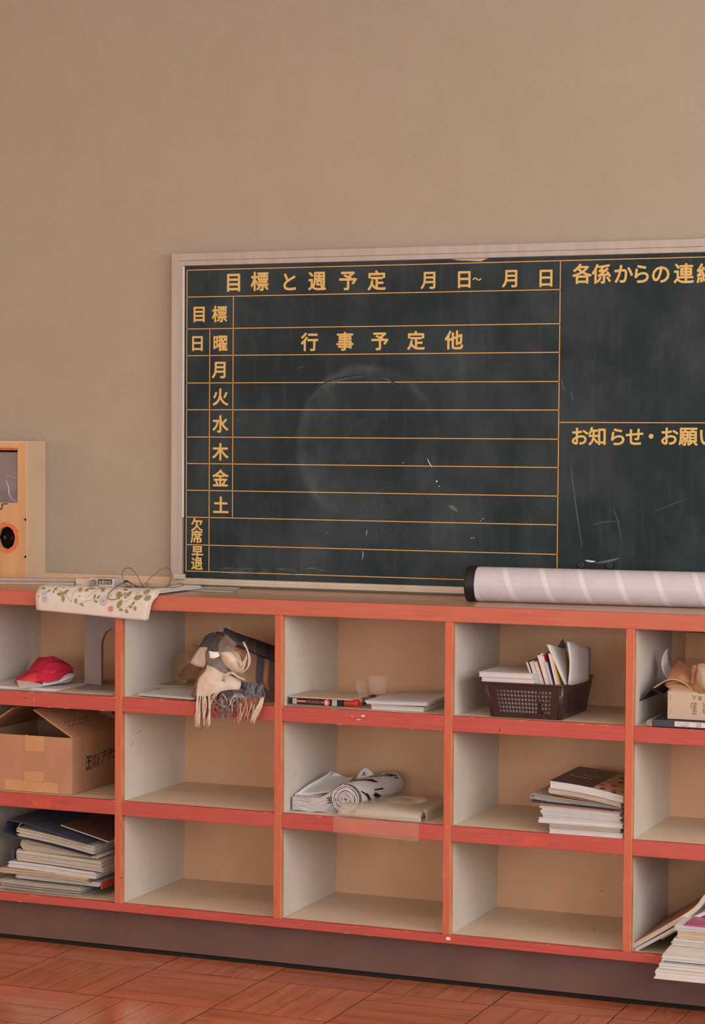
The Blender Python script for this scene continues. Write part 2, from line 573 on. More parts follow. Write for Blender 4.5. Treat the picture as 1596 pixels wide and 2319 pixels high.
# ================================================================== CUBBY CABINET
cab = thing('cubby_cabinet', 'long red-edged school cubby cabinet with open white compartments under the chalkboard', 'cabinet', (K0*W, 0, 0))
XL, XR = K0*W, K1*W+T
YF = .018           # thickness of the painted front edging
MB().box(XL, XR, .04, D, .0125, S3B).build('plinth', MT['plinth'], cab, bevel=.0008)
MB().box(XL, XR, .045, D, .0005, .012).build('plinth_gap', MT['gap'], cab)
def board(name, x0, x1, z0, z1, m, edge, y1=D):
    b = MB().box(x0, x1, YF, y1, z0+.0002, z1-.0002).build(name, m, cab)
    e = MB().box(x0, x1, 0, YF, z0, z1).build('edge_strip', edge, b, bevel=.0012)
    return b, e
topb, tope = board('counter_top', XL, XR, ZTB, ZT, MT['top'], MT['redtop'], YW-.0005)
botb, bote = board('bottom_board', XL, XR, S3B, S3T, MT['cream'], MT['red'])
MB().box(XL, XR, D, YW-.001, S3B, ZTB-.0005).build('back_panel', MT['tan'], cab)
edges = {}
for k in range(K0, K1+1):
    d = MB().box(k*W, k*W+T, YF, D-.0004, S3T+.0002, ZTB-.0002).build('divider', MT['white'], cab)
    MB().box(k*W, k*W+T-.0022, .0, YF, S3T+.0002, ZTB-.0002).build('edge_strip', MT['redv'], d, bevel=.0010)
    MB().box(k*W+T-.0021, k*W+T, .0004, YF, S3T+.0002, ZTB-.0002).build('worn_arris', MT['arris'], d)
    if k < K1:
        for r, (a, b) in enumerate(((S1B, S1T), (S2B, S2T))):
            edges[(k, r)] = board('shelf', k*W+T+.0002, (k+1)*W-.0002, a, b, MT['cream'], MT['red'], D-.0004)[1]
# marks on the painted edges: sticker ghosts, chips, a scrap of tape (sub-parts would be a fourth level, so parts)
def mark(name, x0, x1, z0, z1, m, y=-.0003):
    MB().box(x0, x1, y, .0005, z0, z1).build(name, m, cab)
mark('sticker_mark', -.2514, -.193, .3775, .3985, MT['tapepatch'], -.0002)
mark('sticker_mark', 1.133, 1.189, .3775, .3995, MT['tapepatch'], -.0002)
mark('sticker_mark', .668, .722, .377, .3985, MT['tapepatch'], -.0002)
ch = MB()
def blob(mb, x, z, w_, h_, seed, y=-.0003):
    r = random.Random(seed); n = 9
    pts = []
    for i in range(n):
        a = 2*pi*i/n; q = r.uniform(.6, 1.1)
        pts.append((x+cos(a)*w_/2*q, y, z+sin(a)*h_/2*q))
    mb.add([(x, y, z)]+pts, [(0, i+1, (i+1) % n+1) for i in range(n)])
blob(ch, .7062, .6728, .013, .006, 1); blob(ch, .694, .6628, .011, .003, 2); blob(ch, .6765, .6705, .004, .004, 3)
ch.build('paint_chips', MT['chalk'], cab)['kind'] = 'stuff'
ch = MB()
blob(ch, -.2447, .667, .004, .013, 4); blob(ch, .227, .664, .003, .006, 5); blob(ch, -.241, .3858, .005, .004, 6)
r_ = random.Random(9)
for i in range(46):
    z = r_.choice([S1T-.001, S2T-.001, S3T-.001, S1B+.001, S1T-.002, S3B+.0015])
    blob(ch, r_.uniform(-.3, 1.55), z, r_.uniform(.004, .03), r_.uniform(.0012, .003), 20+i)
for i in range(30):
    k = r_.randrange(0, 4)
    blob(ch, k*W+r_.choice([.0012, T-.0014]), r_.uniform(.16, .9), .002, r_.uniform(.006, .04), 90+i)
ch.build('worn_paint', mat('bare_wood_wear', (214, 138, 100), rough=.6), cab)['kind'] = 'stuff'
ch = MB(); blob(ch, 1.0677, .6565, .003, .010, 7); blob(ch, 1.3136, .1862, .003, .003, 8); blob(ch, -.2720, .6695, .005, .004, 8)
ch.build('dark_nicks', MT['ink'], cab)['kind'] = 'stuff'
ch = MB()
for k, (kk, y_, z_, dy, dz) in enumerate(((1, .06, .86, .012, -.02), (1, .10, .80, .014, .012), (0, .05, .55, .02, .012), (0, .08, .58, .03, .004), (0, .26, .77, .006, .012), (2, .22, .24, .004, .014), (2, .28, .22, .006, .010), (3, .18, .88, .01, -.015), (2, .03, .83, .01, -.015), (2, .33, .26, .004, .01), (1, .08, .50, .012, .004), (2, .24, .50, .006, .01))):
    x_ = kk*W+T+.0003
    ch.add([(x_, y_, z_), (x_, y_+dy, z_+dz), (x_, y_+dy+.0006, z_+dz-.0008), (x_, y_+.0006, z_-.0010)], [(0, 1, 2, 3)])
for kk, x_, z_, dx, dz in ((3, .30, .745, .018, -.014), (3, .12, .35, .01, .002), (1, .2, .28, .01, .006), (3, .2, .46, .004, .008), (2, .17, .30, .006, .002), (2, .30, .20, .01, .001), (0, .15, .20, .004, .004)):
    x_ += kk*W
    ch.add([(x_, D-.0003, z_), (x_+dx, D-.0003, z_+dz), (x_+dx, D-.0003, z_+dz-.001), (x_, D-.0003, z_-.001)], [(0, 1, 2, 3)])
ch.build('scuff_marks', mat('scuff_grey', (110, 92, 80), rough=.8), cab)['kind'] = 'stuff'
ch = MB(); ch.box(.9335, .9445, -.0006, .0005, .1235, .1312); ch.build('tape_scrap', MT['alubright'], cab)
ch = MB()
for i, (px, py) in enumerate(((212, 2083), (217, 2080), (236, 2082), (241, 2082), (204, 2088), (262, 2095), (268, 2100), (254, 2106), (297, 2108), (291, 2114), (742, 2126), (748, 2132), (745, 2137), (755, 2126))):
    p = at(px, py, .0395); blob(ch, p.x, p.z, .004, .0035, 200+i, .0396)
ch.build('rust_specks', mat('brown_speck', (92, 52, 34), rough=.8), cab)['kind'] = 'stuff'

# ================================================================== CHALKBOARD
cb = thing('chalkboard', 'dark green chalkboard with yellow weekly schedule lettering in an aluminium frame', 'chalkboard', (0, YB, ZT))
BX1 = 2.45
FX0, FZ1, FZ0 = -.016, 1.881, .9640
FY = YW-.030
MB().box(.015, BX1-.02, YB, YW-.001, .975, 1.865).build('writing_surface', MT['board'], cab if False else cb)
# frame rails with a raised outer flange and an inner bevel
def rail(name, x0, x1, z0, z1, mtl=MT['alu'], y=FY):
    return MB().box(x0, x1, y, YW-.0008, z0, z1).build(name, mtl, cb, bevel=.0012)
fw, fi = .022, .034
mb = MB()
def mitre(mb, oa, ob, y0, y1, mi=0):
    "frame band between two rectangles (x0,x1,z0,z1) outer and inner"
    ax0, ax1, az0, az1 = oa; bx0, bx1, bz0, bz1 = ob
    A = [(ax0, y0, az0), (ax1, y0, az0), (ax1, y0, az1), (ax0, y0, az1)]
    B = [(bx0, y1, bz0), (bx1, y1, bz0), (bx1, y1, bz1), (bx0, y1, bz1)]
    return [mb.add([A[i], A[(i+1) % 4], B[(i+1) % 4], B[i]], [(0, 1, 2, 3)], mi) for i in range(4)]
O = (FX0, BX1, FZ0, FZ1)
def inset(r, d, db=None):
    return (r[0]+d, r[1]-d, r[2]+(d if db is None else db), r[3]-d)
names = ['frame_bottom', 'frame_right', 'frame_top', 'frame_left']
bands = [((0, 0), YW-.001), ((0, 0), FY+.001), ((.0015, .0015), FY), ((.020, .008), FY), ((.0215, .009), FY+.003), ((.034, .017), FY+.003), ((.0355, .018), YB-.0002)]
for si in range(4):
    mb = MB()
    for (i0, y0), (i1, y1) in zip(bands[:-1], bands[1:]):
        a = inset(O, i0[0], i0[1]); b = inset(O, i1[0], i1[1])
        A = [(a[0], y0, a[2]), (a[1], y0, a[2]), (a[1], y0, a[3]), (a[0], y0, a[3])]
        B = [(b[0], y1, b[2]), (b[1], y1, b[2]), (b[1], y1, b[3]), (b[0], y1, b[3])]
        mb.add([A[si], A[(si+1) % 4], B[(si+1) % 4], B[si]], [(0, 1, 2, 3)])
    mb.build(names[si], MT['alu'] if si != 0 else MT['putty'], cb)
MB().box(.0195, .0205, FY-.0, YB, 1.15, 1.845).build('painted_edge_highlight', MT['whitepaint'], cb)  # white strip painting in the highlight along the left frame's inner bevel
MB().box(-.004, .030, FY-.006, FY+.004, .9785, .9925).build('corner_clip', MT['putty'], cb, bevel=.001)
# ruled lines
LZ = [1.8345, 1.7604, 1.6724, 1.5985, 1.5230, 1.4490, 1.3737, 1.3001, 1.2258, 1.1511, 1.0744, 1.0008]
LX = [.0276, .0981, .1693, 1.1012]
yl, lw = YB-.0003, .0011
def ln(x0, x1, z0, z1):
    MB().box(x0, x1, yl, YB+.0002, z0, z1).build('ruled_line', MT['line'], cb)
for z in LZ:
    ln(LX[0]-lw, BX1-.09 if z == LZ[0] else LX[3]+lw, z-lw, z+lw)
ln(LX[3], BX1-.09, 1.4171-lw, 1.4171+lw)
ln(LX[0]-lw, LX[0]+lw, LZ[11], LZ[0]); ln(LX[1]-lw, LX[1]+lw, LZ[11], LZ[2]); ln(LX[2]-lw, LX[2]+lw, LZ[9], LZ[1]); ln(LX[3]-lw, LX[3]+lw, .981, LZ[0])
yg = YB-.0004
G = glyphs
G([('目', 0.17, 1.7987), ('標', 0.2484, 1.7995), ('と', 0.3366, 1.7964), ('週', 0.4187, 1.7971), ('予', 0.5089, 1.7963), ('定', 0.5917, 1.7946)], .0545, yg, MT['yellow'], 'painted_character', cb, .024)
G([('月', 0.7411, 1.7926), ('日', 0.8387, 1.7928), ('～', 0.8743, 1.792, .026), ('月', 0.9678, 1.7923), ('日', 1.0626, 1.7914)], .0500, yg, MT['yellow'], 'painted_character', cb, .022)
G([('目', 0.0654, 1.7134), ('標', 0.1275, 1.7124)], .0475, yg, MT['yellow'], 'painted_character', cb, .022)
G([('日', 0.0603, 1.6331), ('曜', 0.1305, 1.6324)], .0465, yg, MT['yellow'], 'painted_character', cb, .022)
G([('行', 0.3977, 1.6331), ('事', 0.5011, 1.6332), ('予', 0.6019, 1.6333), ('定', 0.7051, 1.6333), ('他', 0.8119, 1.6333)], .0520, yg, MT['yellow'], 'painted_character', cb, .024)
for i, (c, x, z) in enumerate([('月', 0.1295, 1.5596), ('火', 0.1312, 1.4843), ('水', 0.1315, 1.4101), ('木', 0.1319, 1.3334), ('金', 0.1322, 1.2603), ('土', 0.1339, 1.1859)]):
    G([(c, x, z)], .0500, yg, MT['yellow'], 'painted_character', cb, .024)
G([('欠', 0.0609, 1.1307), ('席', 0.0597, 1.0975), ('早', 0.0626, 1.0546), ('退', 0.0614, 1.0226)], .0375, yg, MT['yellow'], 'painted_character', cb, .026)
G([('各', 1.1596, 1.7995), ('係', 1.2113, 1.7984), ('か', 1.2684, 1.7971), ('ら', 1.3158, 1.796), ('の', 1.3664, 1.7949), ('連', 1.4257, 1.7947), ('絡', 1.4845, 1.7933)], .0530, yg, MT['yellow'], 'painted_character', cb, .022)
G([('お', 1.1575, 1.3814), ('知', 1.2058, 1.3817), ('ら', 1.2585, 1.3808), ('せ', 1.3038, 1.3811), ('・', 1.3466, 1.3824), ('お', 1.3937, 1.3827), ('願', 1.4427, 1.3829), ('い', 1.4926, 1.3821)], .0500, yg, MT['yellow'], 'painted_character', cb, .022)
# chalk traces
def stroke(mb, pts, wd, y=YB-.0004):
    P = spline([(p[0], 0, p[1]) for p in pts], 4)
    L = []; R = []
    n = len(P)
    for i, p in enumerate(P):
        t = (P[min(i+1, n-1)]-P[max(i-1, 0)]).normalized()
        nn = Vector((-t.z, 0, t.x))*wd*(.25+.75*sin(pi*(i+.5)/n))
        L.append((p.x+nn.x, y, p.z+nn.z)); R.append((p.x-nn.x, y, p.z-nn.z))
    for i in range(n-1):
        mb.add([L[i], L[i+1], R[i+1], R[i]], [(0, 1, 2, 3)])
mb = MB()
def pp(x, y): p = at(x, y, YB); return (p.x, p.z)
stroke(mb, [pp(967, 1038), pp(973, 1050), pp(978, 1058)], .0012)
blob(mb, *pp(989, 1090), .007, .005, 1, YB-.0004); blob(mb, *pp(994, 1101), .004, .003, 2, YB-.0004)
blob(mb, *pp(912, 1048), .006, .002, 3, YB-.0004)
stroke(mb, [pp(821, 1248), pp(822, 1256), pp(820, 1268)], .0008)
stroke(mb, [pp(831, 1200), pp(829, 1212)], .0007)
blob(mb, *pp(740, 1207), .002, .002, 4, YB-.0004)
stroke(mb, [pp(1066, 1217), pp(1069, 1220)], .0008); stroke(mb, [pp(1072, 1216), pp(1073, 1220)], .0008)
blob(mb, *pp(1094, 1175), .003, .003, 5, YB-.0004); blob(mb, *pp(1088, 1179), .003, .002, 6, YB-.0004)
blob(mb, *pp(1107, 811), .002, .002, 7, YB-.0004)
stroke(mb, [pp(1325, 1269), pp(1336, 1271), pp(1348, 1272)], .0024)
mb.build('chalk_marks', MT['chalk'], cb)['kind'] = 'stuff'
mb = MB()
stroke(mb, [pp(1350, 1275), pp(1380, 1270), pp(1402, 1264)], .0030)
stroke(mb, [pp(1017, 1146), pp(1026, 1150), pp(1036, 1158)], .0045)
stroke(mb, [pp(1292, 1050), pp(1303, 1140), pp(1318, 1240)], .0012); stroke(mb, [pp(1341, 1191), pp(1362, 1183), pp(1405, 1180)], .0007)
stroke(mb, [pp(1388, 1150), pp(1400, 1185), pp(1406, 1225)], .0010); stroke(mb, [pp(1477, 1160), pp(1515, 1145), pp(1555, 1130)], .0005)
stroke(mb, [pp(672, 835), pp(690, 829)], .0007); stroke(mb, [pp(536, 955), pp(545, 945)], .0006)
stroke(mb, [pp(1270, 858), pp(1275, 875), pp(1278, 885)], .0012); stroke(mb, [pp(1293, 885), pp(1297, 910)], .001)
for i in range(60):
    r = random.Random(500+i); x = r.gauss(855, 22); y = r.gauss(1145, 22)
    a = pp(x, y); stroke(mb, [a, (a[0]+r.uniform(-.006, .006), a[1]+r.uniform(-.008, .008))], .0004)
for i in range(26):
    r = random.Random(700+i); x = r.uniform(480, 760); y = 1290+r.uniform(-5, 12)
    a = pp(x, y); stroke(mb, [a, (a[0]+r.uniform(.01, .05), a[1]+r.uniform(-.001, .001))], .0006)
for i in range(40):
    r = random.Random(900+i); x = r.uniform(900, 1250); y = r.uniform(1120, 1260)
    a = pp(x, y); stroke(mb, [a, (a[0]+r.uniform(-.008, .008), a[1]+r.uniform(-.006, .006))], .0004)
mb.build('chalk_smears', MT['chalkdim'], cb)['kind'] = 'stuff'
mb = MB()
for q in range(7):
    r = random.Random(1500+q); o_ = r.uniform(-5, 5)
    stroke(mb, [pp(700+o_, 905), pp(735+o_, 872+o_), pp(785, 855+o_*.6), pp(820+r.uniform(0, 12), 852+o_*.5)], .0008, YB-.00035)
    stroke(mb, [pp(862, 853+o_*.7), pp(885, 862+o_*.7), pp(905+o_, 880+o_)], .0007, YB-.00035)
mb.build('wiped_chalk_arc', mat('chalk_very_faint', (72, 82, 84), rough=.9), cb)['kind'] = 'stuff'
# torn strip of clear tape under the top rail
mb = MB().add([(.80, YB-.0008, 1.846), (.905, YB-.0008, 1.846), (.885, YB-.0008, 1.838), (.82, YB-.0008, 1.8425)], [(0, 1, 2, 3)])
mb.build('tape_scrap', MT['alu'], cb)

for i, (px, py, lab) in enumerate(((1318, 1280, 'small black round magnet at the lower left of the chalk streak above the paper tube'), (1382, 1281, 'small black round magnet right of the other magnet, above the paper tube'))):
    p = at(px, py, YB)
    t = MB().cyl((p.x, YB-.0075, p.z), (p.x, YB-.0001, p.z), .0088, 20).build('magnet', MT['black'], None, bevel=.0012, loc=(p.x, YB, p.z))
    tag(t, lab, 'magnet', 'magnets on the chalkboard')
    m2 = MB(); m2.tube([(p.x+.006*cos(a), YB-.0077, p.z+.006*sin(a)) for a in [k*pi/8 for k in range(17)]], .0007, 5)
    m2.build('rim', mat('grey_rim', (96, 92, 96)), t)
# wall marks
# =====OBJECTS=====
# ================================================================== THINGS ON THE COUNTER
MT['paper'] = m_pages('paper_edges', (206, 200, 190), (178, 169, 156))
MT['paperw'] = m_pages('white_paper_edges', (212, 211, 212), (188, 185, 184))
MT['papert'] = m_pages('aged_paper_edges', (204, 186, 162), (162, 138, 112))
MT['paperg'] = m_pages('grey_paper_edges', (176, 171, 162), (150, 143, 133))
MT['sheet'] = mat('white_sheet', (208, 206, 205), (198, 195, 194), 6, rough=.7)
MT['sheetc'] = mat('cream_sheet', (210, 196, 174), (200, 184, 160), 6, rough=.7)
MT['kraft'] = mat('kraft_cardboard', (178, 134, 104), (168, 124, 95), 8, (3, 1, 1), .75, .03)
MT['kraftd'] = mat('kraft_paper', (184, 136, 104), (168, 120, 90), 9, rough=.75, bump=.05)
MT['pale_kraft'] = mat('pale_wrapping_paper', (190, 168, 142), (176, 152, 126), 9, rough=.75, bump=.05)
MT['masking'] = mat('buff_packing_tape', (194, 148, 106), (186, 140, 98), 12, rough=.5)
MT['navy'] = mat('blue_grey_board', (66, 72, 90), (58, 63, 80), 20, rough=.5)
MT['navyd'] = mat('dark_blue_cover', (34, 40, 60), (30, 35, 52), 20, rough=.45)
MT['crimson'] = mat('crimson_cloth', (210, 60, 88), (196, 48, 78), 60, rough=.95, bump=.2, spec=.1)
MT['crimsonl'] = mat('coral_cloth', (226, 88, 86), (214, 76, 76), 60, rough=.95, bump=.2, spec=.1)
MT['greymetal'] = mat('grey_enamel', (132, 124, 122), (124, 116, 114), 20, rough=.4, spec=.5)
MT['cloth'] = mat('cream_oilcloth', (212, 207, 200), (204, 198, 190), 30, rough=.5, bump=.03)
MT['leaf'] = mat('printed_leaf_green', (150, 152, 100), (128, 132, 82), 90, rough=.5)
MT['vein'] = mat('printed_vein', (104, 108, 62), rough=.5)
MT['lilac'] = mat('printed_lilac', (196, 191, 198), (164, 158, 170), 160, rough=.5)
MT['pinkp'] = mat('printed_pink', (214, 148, 144), (200, 110, 110), 160, rough=.5)
MT['wire'] = mat('bronze_wire', (134, 112, 82), (112, 92, 66), 60, rough=.35, metal=.5)
MT['brownpl'] = mat('dark_brown_plastic', (58, 40, 38), (52, 35, 34), 20, rough=.35, spec=.5)
MT['orange'] = mat('orange_file', (196, 84, 52), (184, 74, 46), 20, rough=.5)
MT['film'] = mat('clear_film', (226, 222, 214), rough=.12, alpha=.11, spec=.8)
MT['film2'] = mat('cloudy_film', (226, 216, 200), (214, 202, 184), 14, rough=.22, alpha=.34, spec=.8)

def R(s): return random.Random(s)

# --- paper tube
A = Vector((.9335, .187, ZT+.0448)); B = Vector((1.93, .262, ZT+.0448))
ax = (B-A).normalized(); r = .0445
t = thing('paper_tube', 'long white cardboard poster tube with a black end cap lying on the counter top', 'tube', (1.0, .19, ZT))
e1 = ax.cross(Vector((0, 0, 1))).normalized(); e2 = ax.cross(e1).normalized()
P = []
for i in range(41):
    u = i/40; p = A.lerp(B, u)
    P.append([p+(e1*cos(2*pi*j/48)+e2*sin(2*pi*j/48))*r for j in range(49)])
MB().grid(P).build('tube_body', MT['tube'], t, smooth=True)
mb = MB(); mb.cyl(B, B+ax*.004, r, 32); mb.cyl(A+ax*.001, A+ax*.006, r-.002, 32)
mb.build('tube_end', MT['tube'], t)
cp = MB(); q = A-ax*.010
prof = [(-.006, .0), (-.006, r-.004), (-.004, r+.0005), (.0, r+.0022), (.020, r+.0022), (.022, r+.0002)]
P = [[q+ax*d_+(e1*cos(2*pi*j/48)+e2*sin(2*pi*j/48))*rr for j in range(49)] for d_, rr in prof]
cp.grid(P).build('end_cap', MT['black'], t, smooth=False)

# --- folded floral oilcloth hanging over the front edge
cx0, cx1 = -.232, .118
t = thing('folded_tablecloth', 'folded cream tablecloth with green leaf and flower print hanging over the counter edge', 'tablecloth', (-.05, .12, ZT))
def cloth_prof(lift, back, drop, bulge):
    pts = [(back, ZT+lift*.8), (back-.05, ZT+lift), (.10, ZT+lift*1.05), (.045, ZT+lift), (.012, ZT+lift*.9), (-.004-bulge*.5, ZT+lift*.2-.004), (-.007-bulge, ZT-.016), (-.008-bulge, ZT-.016-drop*.5), (-.007-bulge, ZT-.016-drop)]
    return pts
layers = [(.0035, .29, .034, .0), (.009, .285, .041, .004), (.0145, .27, .046, .008)]
tops = []
for li, (lift, back, drop, bulge) in enumerate(layers):
    rows = []
    for i in range(9):
        u = i/8; x = cx0+(cx1-cx0)*u
        pr = cloth_prof(lift, back-.02*u, drop*(.72+.36*u)+.0006*sin(u*9+li), bulge)
        rows.append([(x-.018*u*max(0, (v-5)/3)+.004*(1-u)*max(0, (v-5)/3)+(.0*sin(v*1.3) if i in (0,) else 0)+(.010 if (i == 8 and v > 5) else 0)*(-.5) - (.012*max(0, (6-v))/6 if i == 0 else 0)*0 + li*.002*(1 if i == 8 else 0), y_, z_+.0004*sin(u*11+v)) for v, (y_, z_) in enumerate(pr)])
    G_ = smooth_grid(rows, 3, 4)
    tops.append(G_)
    o = MB().grid(G_).build('cloth_layer', MT['cloth'], t, smooth=True, solid=.0026)
# rounded fold along the right end, joining the layers
for a, b in ((0, 1), (1, 2)):
    ga, gb = tops[a][-1], tops[b][-1]
    P = []
    for pa, pb in zip(ga, gb):
        c_ = (pa+pb)/2; h = (pb-pa)/2
        P.append([c_ - h*cos(pi*k/6)+Vector((.006*sin(pi*k/6), 0, 0)) for k in range(7)])
    MB().grid(P).build('cloth_fold', MT['cloth'], t, smooth=True, solid=.0022)
# printed pattern: small flat shapes riding on the top layer
GT = tops[2]
def on_cloth(px, py):
    "cloth surface point seen there: march through the grid for the nearest ray distance"
    d = ray(px, py).normalized(); best = None
    for row in GT:
        for p in row:
            v = p-CAM; dd = (v-d*v.dot(d)).length
            if best is None or dd < best[0]: best = (dd, p)
    return best[1]
def cloth_uv(x, s):
    "x along the counter, s = 0 at the upper front arris growing downwards (metres)"
    u = (x-cx0)/(cx1-cx0)*(len(GT)-1)
    i = int(min(max(u, 0), len(GT)-2)); f = u-i
    path = [GT[i][j].lerp(GT[i+1][j], f) for j in range(len(GT[0]))]
    # arc length measured from the point where y passes .012
    k0 = min(range(len(path)), key=lambda j: abs(path[j].y-.012))
    L = 0; j = k0
    step = 1 if s >= 0 else -1
    s = abs(s)
    while 0 <= j+step < len(path):
        seg = (path[j+step]-path[j]).length
        if L+seg >= s:
            p = path[j].lerp(path[j+step], (s-L)/seg)
            break
        L += seg; j += step
    else:
        p = path[j]
    ja = max(0, j-1); jb = min(len(path)-1, j+1)
    tan_ = (path[jb]-path[ja]).normalized()
    nrm = Vector((1, 0, 0)).cross(tan_)
    if nrm.y > 0 and abs(nrm.y) > abs(nrm.z): nrm = -nrm
    if nrm.z < -.2: nrm = -nrm
    if nrm.dot(Vector((0, -1, 1))) < 0: nrm = -nrm
    return p+nrm*.0019
class Pr:
    def __init__(s): s.g = {k: MB() for k in ('leaf', 'vein', 'lilac', 'pinkp')}
    def poly(s, key, pts):
        c = (sum(p[0] for p in pts)/len(pts), sum(p[1] for p in pts)/len(pts))
        V = [cloth_uv(*c)]+[cloth_uv(*p) for p in pts]
        n = len(pts)
        s.g[key].add(V, [(0, i+1, (i+1) % n+1) for i in range(n)])
    def leaf(s, x, v, a, L, Wd):
        pts = []
        for k in range(12):
            th = 2*pi*k/12
            lx = L/2*cos(th); ly = Wd/2*sin(th)*(1-.25*cos(th))
            pts.append((x+lx*cos(a)-ly*sin(a), v+lx*sin(a)+ly*cos(a)))
        s.poly('leaf', pts)
        s.line([(x-L*.55*cos(a), v-L*.55*sin(a)), (x+L*.42*cos(a), v+L*.42*sin(a))], .0004)
    def line(s, pts, w_=.0004):
        P_ = [Vector((p[0], p[1], 0)) for p in pts]
        P_ = spline(P_, 4)
        V = []
        for i, p in enumerate(P_):
            d_ = (P_[min(i+1, len(P_)-1)]-P_[max(i-1, 0)]).normalized()
            V.append(cloth_uv(p.x-d_.y*w_, p.y+d_.x*w_)); V.append(cloth_uv(p.x+d_.y*w_, p.y-d_.x*w_))
        s.g['vein'].add([p+Vector((0, -.0001, .0001)) for p in V], [(2*i, 2*i+1, 2*i+3, 2*i+2) for i in range(len(P_)-1)])
    def flower(s, x, v, rr, key):
        for k in range(6):
            a = k*pi/3+.3
            cx_, cy_ = x+cos(a)*rr*.55, v+sin(a)*rr*.55
            s.poly(key, [(cx_+cos(b)*rr*.42, cy_+sin(b)*rr*.42) for b in [q*pi/4 for q in range(8)]])
        s.poly('leaf' if key == 'lilac' else key, [(x+cos(b)*rr*.2, v+sin(b)*rr*.2) for b in [q*pi/3 for q in range(6)]])
pr_ = Pr()
# (x, s) positions read along the hanging face, left to right
for x, v, a, L, Wd in [(-.158, .030, 3.1, .020, .012), (-.142, .022, -1.0, .017, .010), (-.146, .042, 1.4, .018, .012), (-.196, .021, 2.6, .010, .006), (-.180, .024, 1.3, .010, .005), (-.178, .012, -1.3, .012, .008),
                       (-.104, .010, -.3, .012, .007), (-.072, .006, .2, .022, .008), (-.084, .014, .8, .013, .012), (-.040, .005, .1, .020, .007), (-.036, .013, .5, .011, .009), (-.106, .047, 1.4, .014, .010), (-.086, .056, .6, .014, .006),
                       (-.052, .034, 1.4, .014, .007), (-.040, .034, -1.0, .012, .007), (-.044, .046, .2, .012, .007), (.017, .026, 1.1, .024, .016), (.044, .024, -1.2, .026, .014), (.028, .052, 1.9, .022, .015), (.028, .006, .2, .016, .008),
                       (.092, .012, -1.1, .019, .015), (.076, .032, 2.8, .021, .017), (.105, .034, .6, .021, .017), (.069, .048, -1.2, .012, .008), (.064, .058, .2, .012, .008), (.078, .062, 1.2, .013, .009), (.036, .066, .2, .014, .008), (.054, .070, .7, .014, .008),
                       (-.15, -.02, .4, .02, .01), (-.10, -.04, 1.2, .02, .012), (.01, -.03, .2, .02, .012), (.05, -.07, 1.0, .02, .012), (.09, -.03, 2.2, .018, .011), (.03, -.12, .4, .02, .012), (-.215, .012, .3, .012, .010), (.0, -.17, .4, .02, .012), (.07, -.16, .4, .02, .012)]:
    pr_.leaf(x, v, a, L, Wd)
pr_.flower(-.207, .030, .010, 'lilac'); pr_.flower(-.203, .045, .011, 'lilac'); pr_.flower(-.022, .044, .014, 'lilac'); pr_.flower(-.010, .028, .009, 'lilac')
pr_.flower(.004, .064, .009, 'pinkp'); pr_.flower(-.102, .017, .006, 'pinkp'); pr_.flower(.06, -.05, .010, 'lilac'); pr_.flower(-.06, -.06, .010, 'pinkp')
for x, v in [(-.222, .038), (-.172, .003), (-.158, .007), (-.098, .034), (-.005, .003), (.070, .016), (.066, .020), (.002, .006)]:
    pr_.poly('pinkp', [(x+cos(b)*.0035, v+sin(b)*.0028) for b in [q*pi/3 for q in range(6)]])
for L_ in [[(-.178, .018), (-.150, .024), (-.12, .05)], [(-.12, .05), (-.117, .02), (-.104, .012)], [(-.098, .056), (-.07, .045), (-.045, .042)], [(.03, .04), (.045, .044), (.058, .036), (.098, .022)], [(.028, .04), (.020, .034)], [(-.045, -.01), (-.06, .02), (-.075, .035)], [(.05, .012), (.085, .004), (.11, .0)], [(.098, .022), (.09, .03), (.072, .045), (.05, .062)], [(.068, .024), (.07, .034), (.082, .03)]]:
    pr_.line(L_)
for k, nm in (('leaf', 'leaf_print'), ('vein', 'stem_print'), ('lilac', 'lilac_flower_print'), ('pinkp', 'pink_flower_print')):
    o = pr_.g[k].build(nm, MT[k], t); o['kind'] = 'stuff'

# --- aluminium hanging rail resting on the cloth
t = thing('hanging_rail', 'aluminium twin-bar poster hanging rail with a black maker plate, lying on the floral cloth', 'rail', (-.09, .075, .973))
def slbar(x0, x1, y0, y1, zc0, zc1, h, name, m, par, bev=.002):
    mb = MB().hexa([(x0, y0, zc0-h/2), (x1, y0, zc1-h/2), (x1, y1, zc1-h/2), (x0, y1, zc0-h/2)], [(x0, y0, zc0+h/2), (x1, y0, zc1+h/2), (x1, y1, zc1+h/2), (x0, y1, zc0+h/2)])
    return mb.build(name, m, par, bevel=bev)
slbar(-.86, -.15, .046, .062, .9620, .9775, .0082, 'front_bar', MT['alu'], t, .0025)
slbar(-.86, -.15, .080, .098, .9705, .9845, .0105, 'back_bar', MT['alu'], t, .0025)
mb = MB()
mb.prism([(-.144, .046, .9725), (-.030, .046, .9727), (-.030, .046, .9955), (-.100, .046, .9955), (-.108, .046, .9925), (-.144, .046, .9925)], (0, .054, 0))
bl = mb.build('end_block', MT['putty'], t, bevel=.0012)
mb = MB(); mb.box(-.0305, -.0285, .0445, .102, .9722, .996); mb.build('end_plate', MT['alubright'], t, bevel=.0006)
mb = MB()
mb.cyl((-.0865, .0455, .9835), (-.0865, .030, .9835), .0062, 14, r2=.0072)
for k in range(7):
    a = 2*pi*k/7; mb.cyl((-.0865+.0062*cos(a), .044, .9835+.0062*sin(a)), (-.0865+.0068*cos(a), .030, .9835+.0068*sin(a)), .0018, 6)
mb.build('star_knob', MT['greymetal'], t)
MB().tube([(-.087, .040, .980), (-.094, .036, .974), (-.099, .030, .9715)], .0022, 8).build('knob_pin', MT['wire'], t)
for x in (-.137, -.129, -.076):
    MB().cyl((x, .0462, .9765), (x, .0452, .9765), .0013, 10).build('rivet', MT['ink'], t)
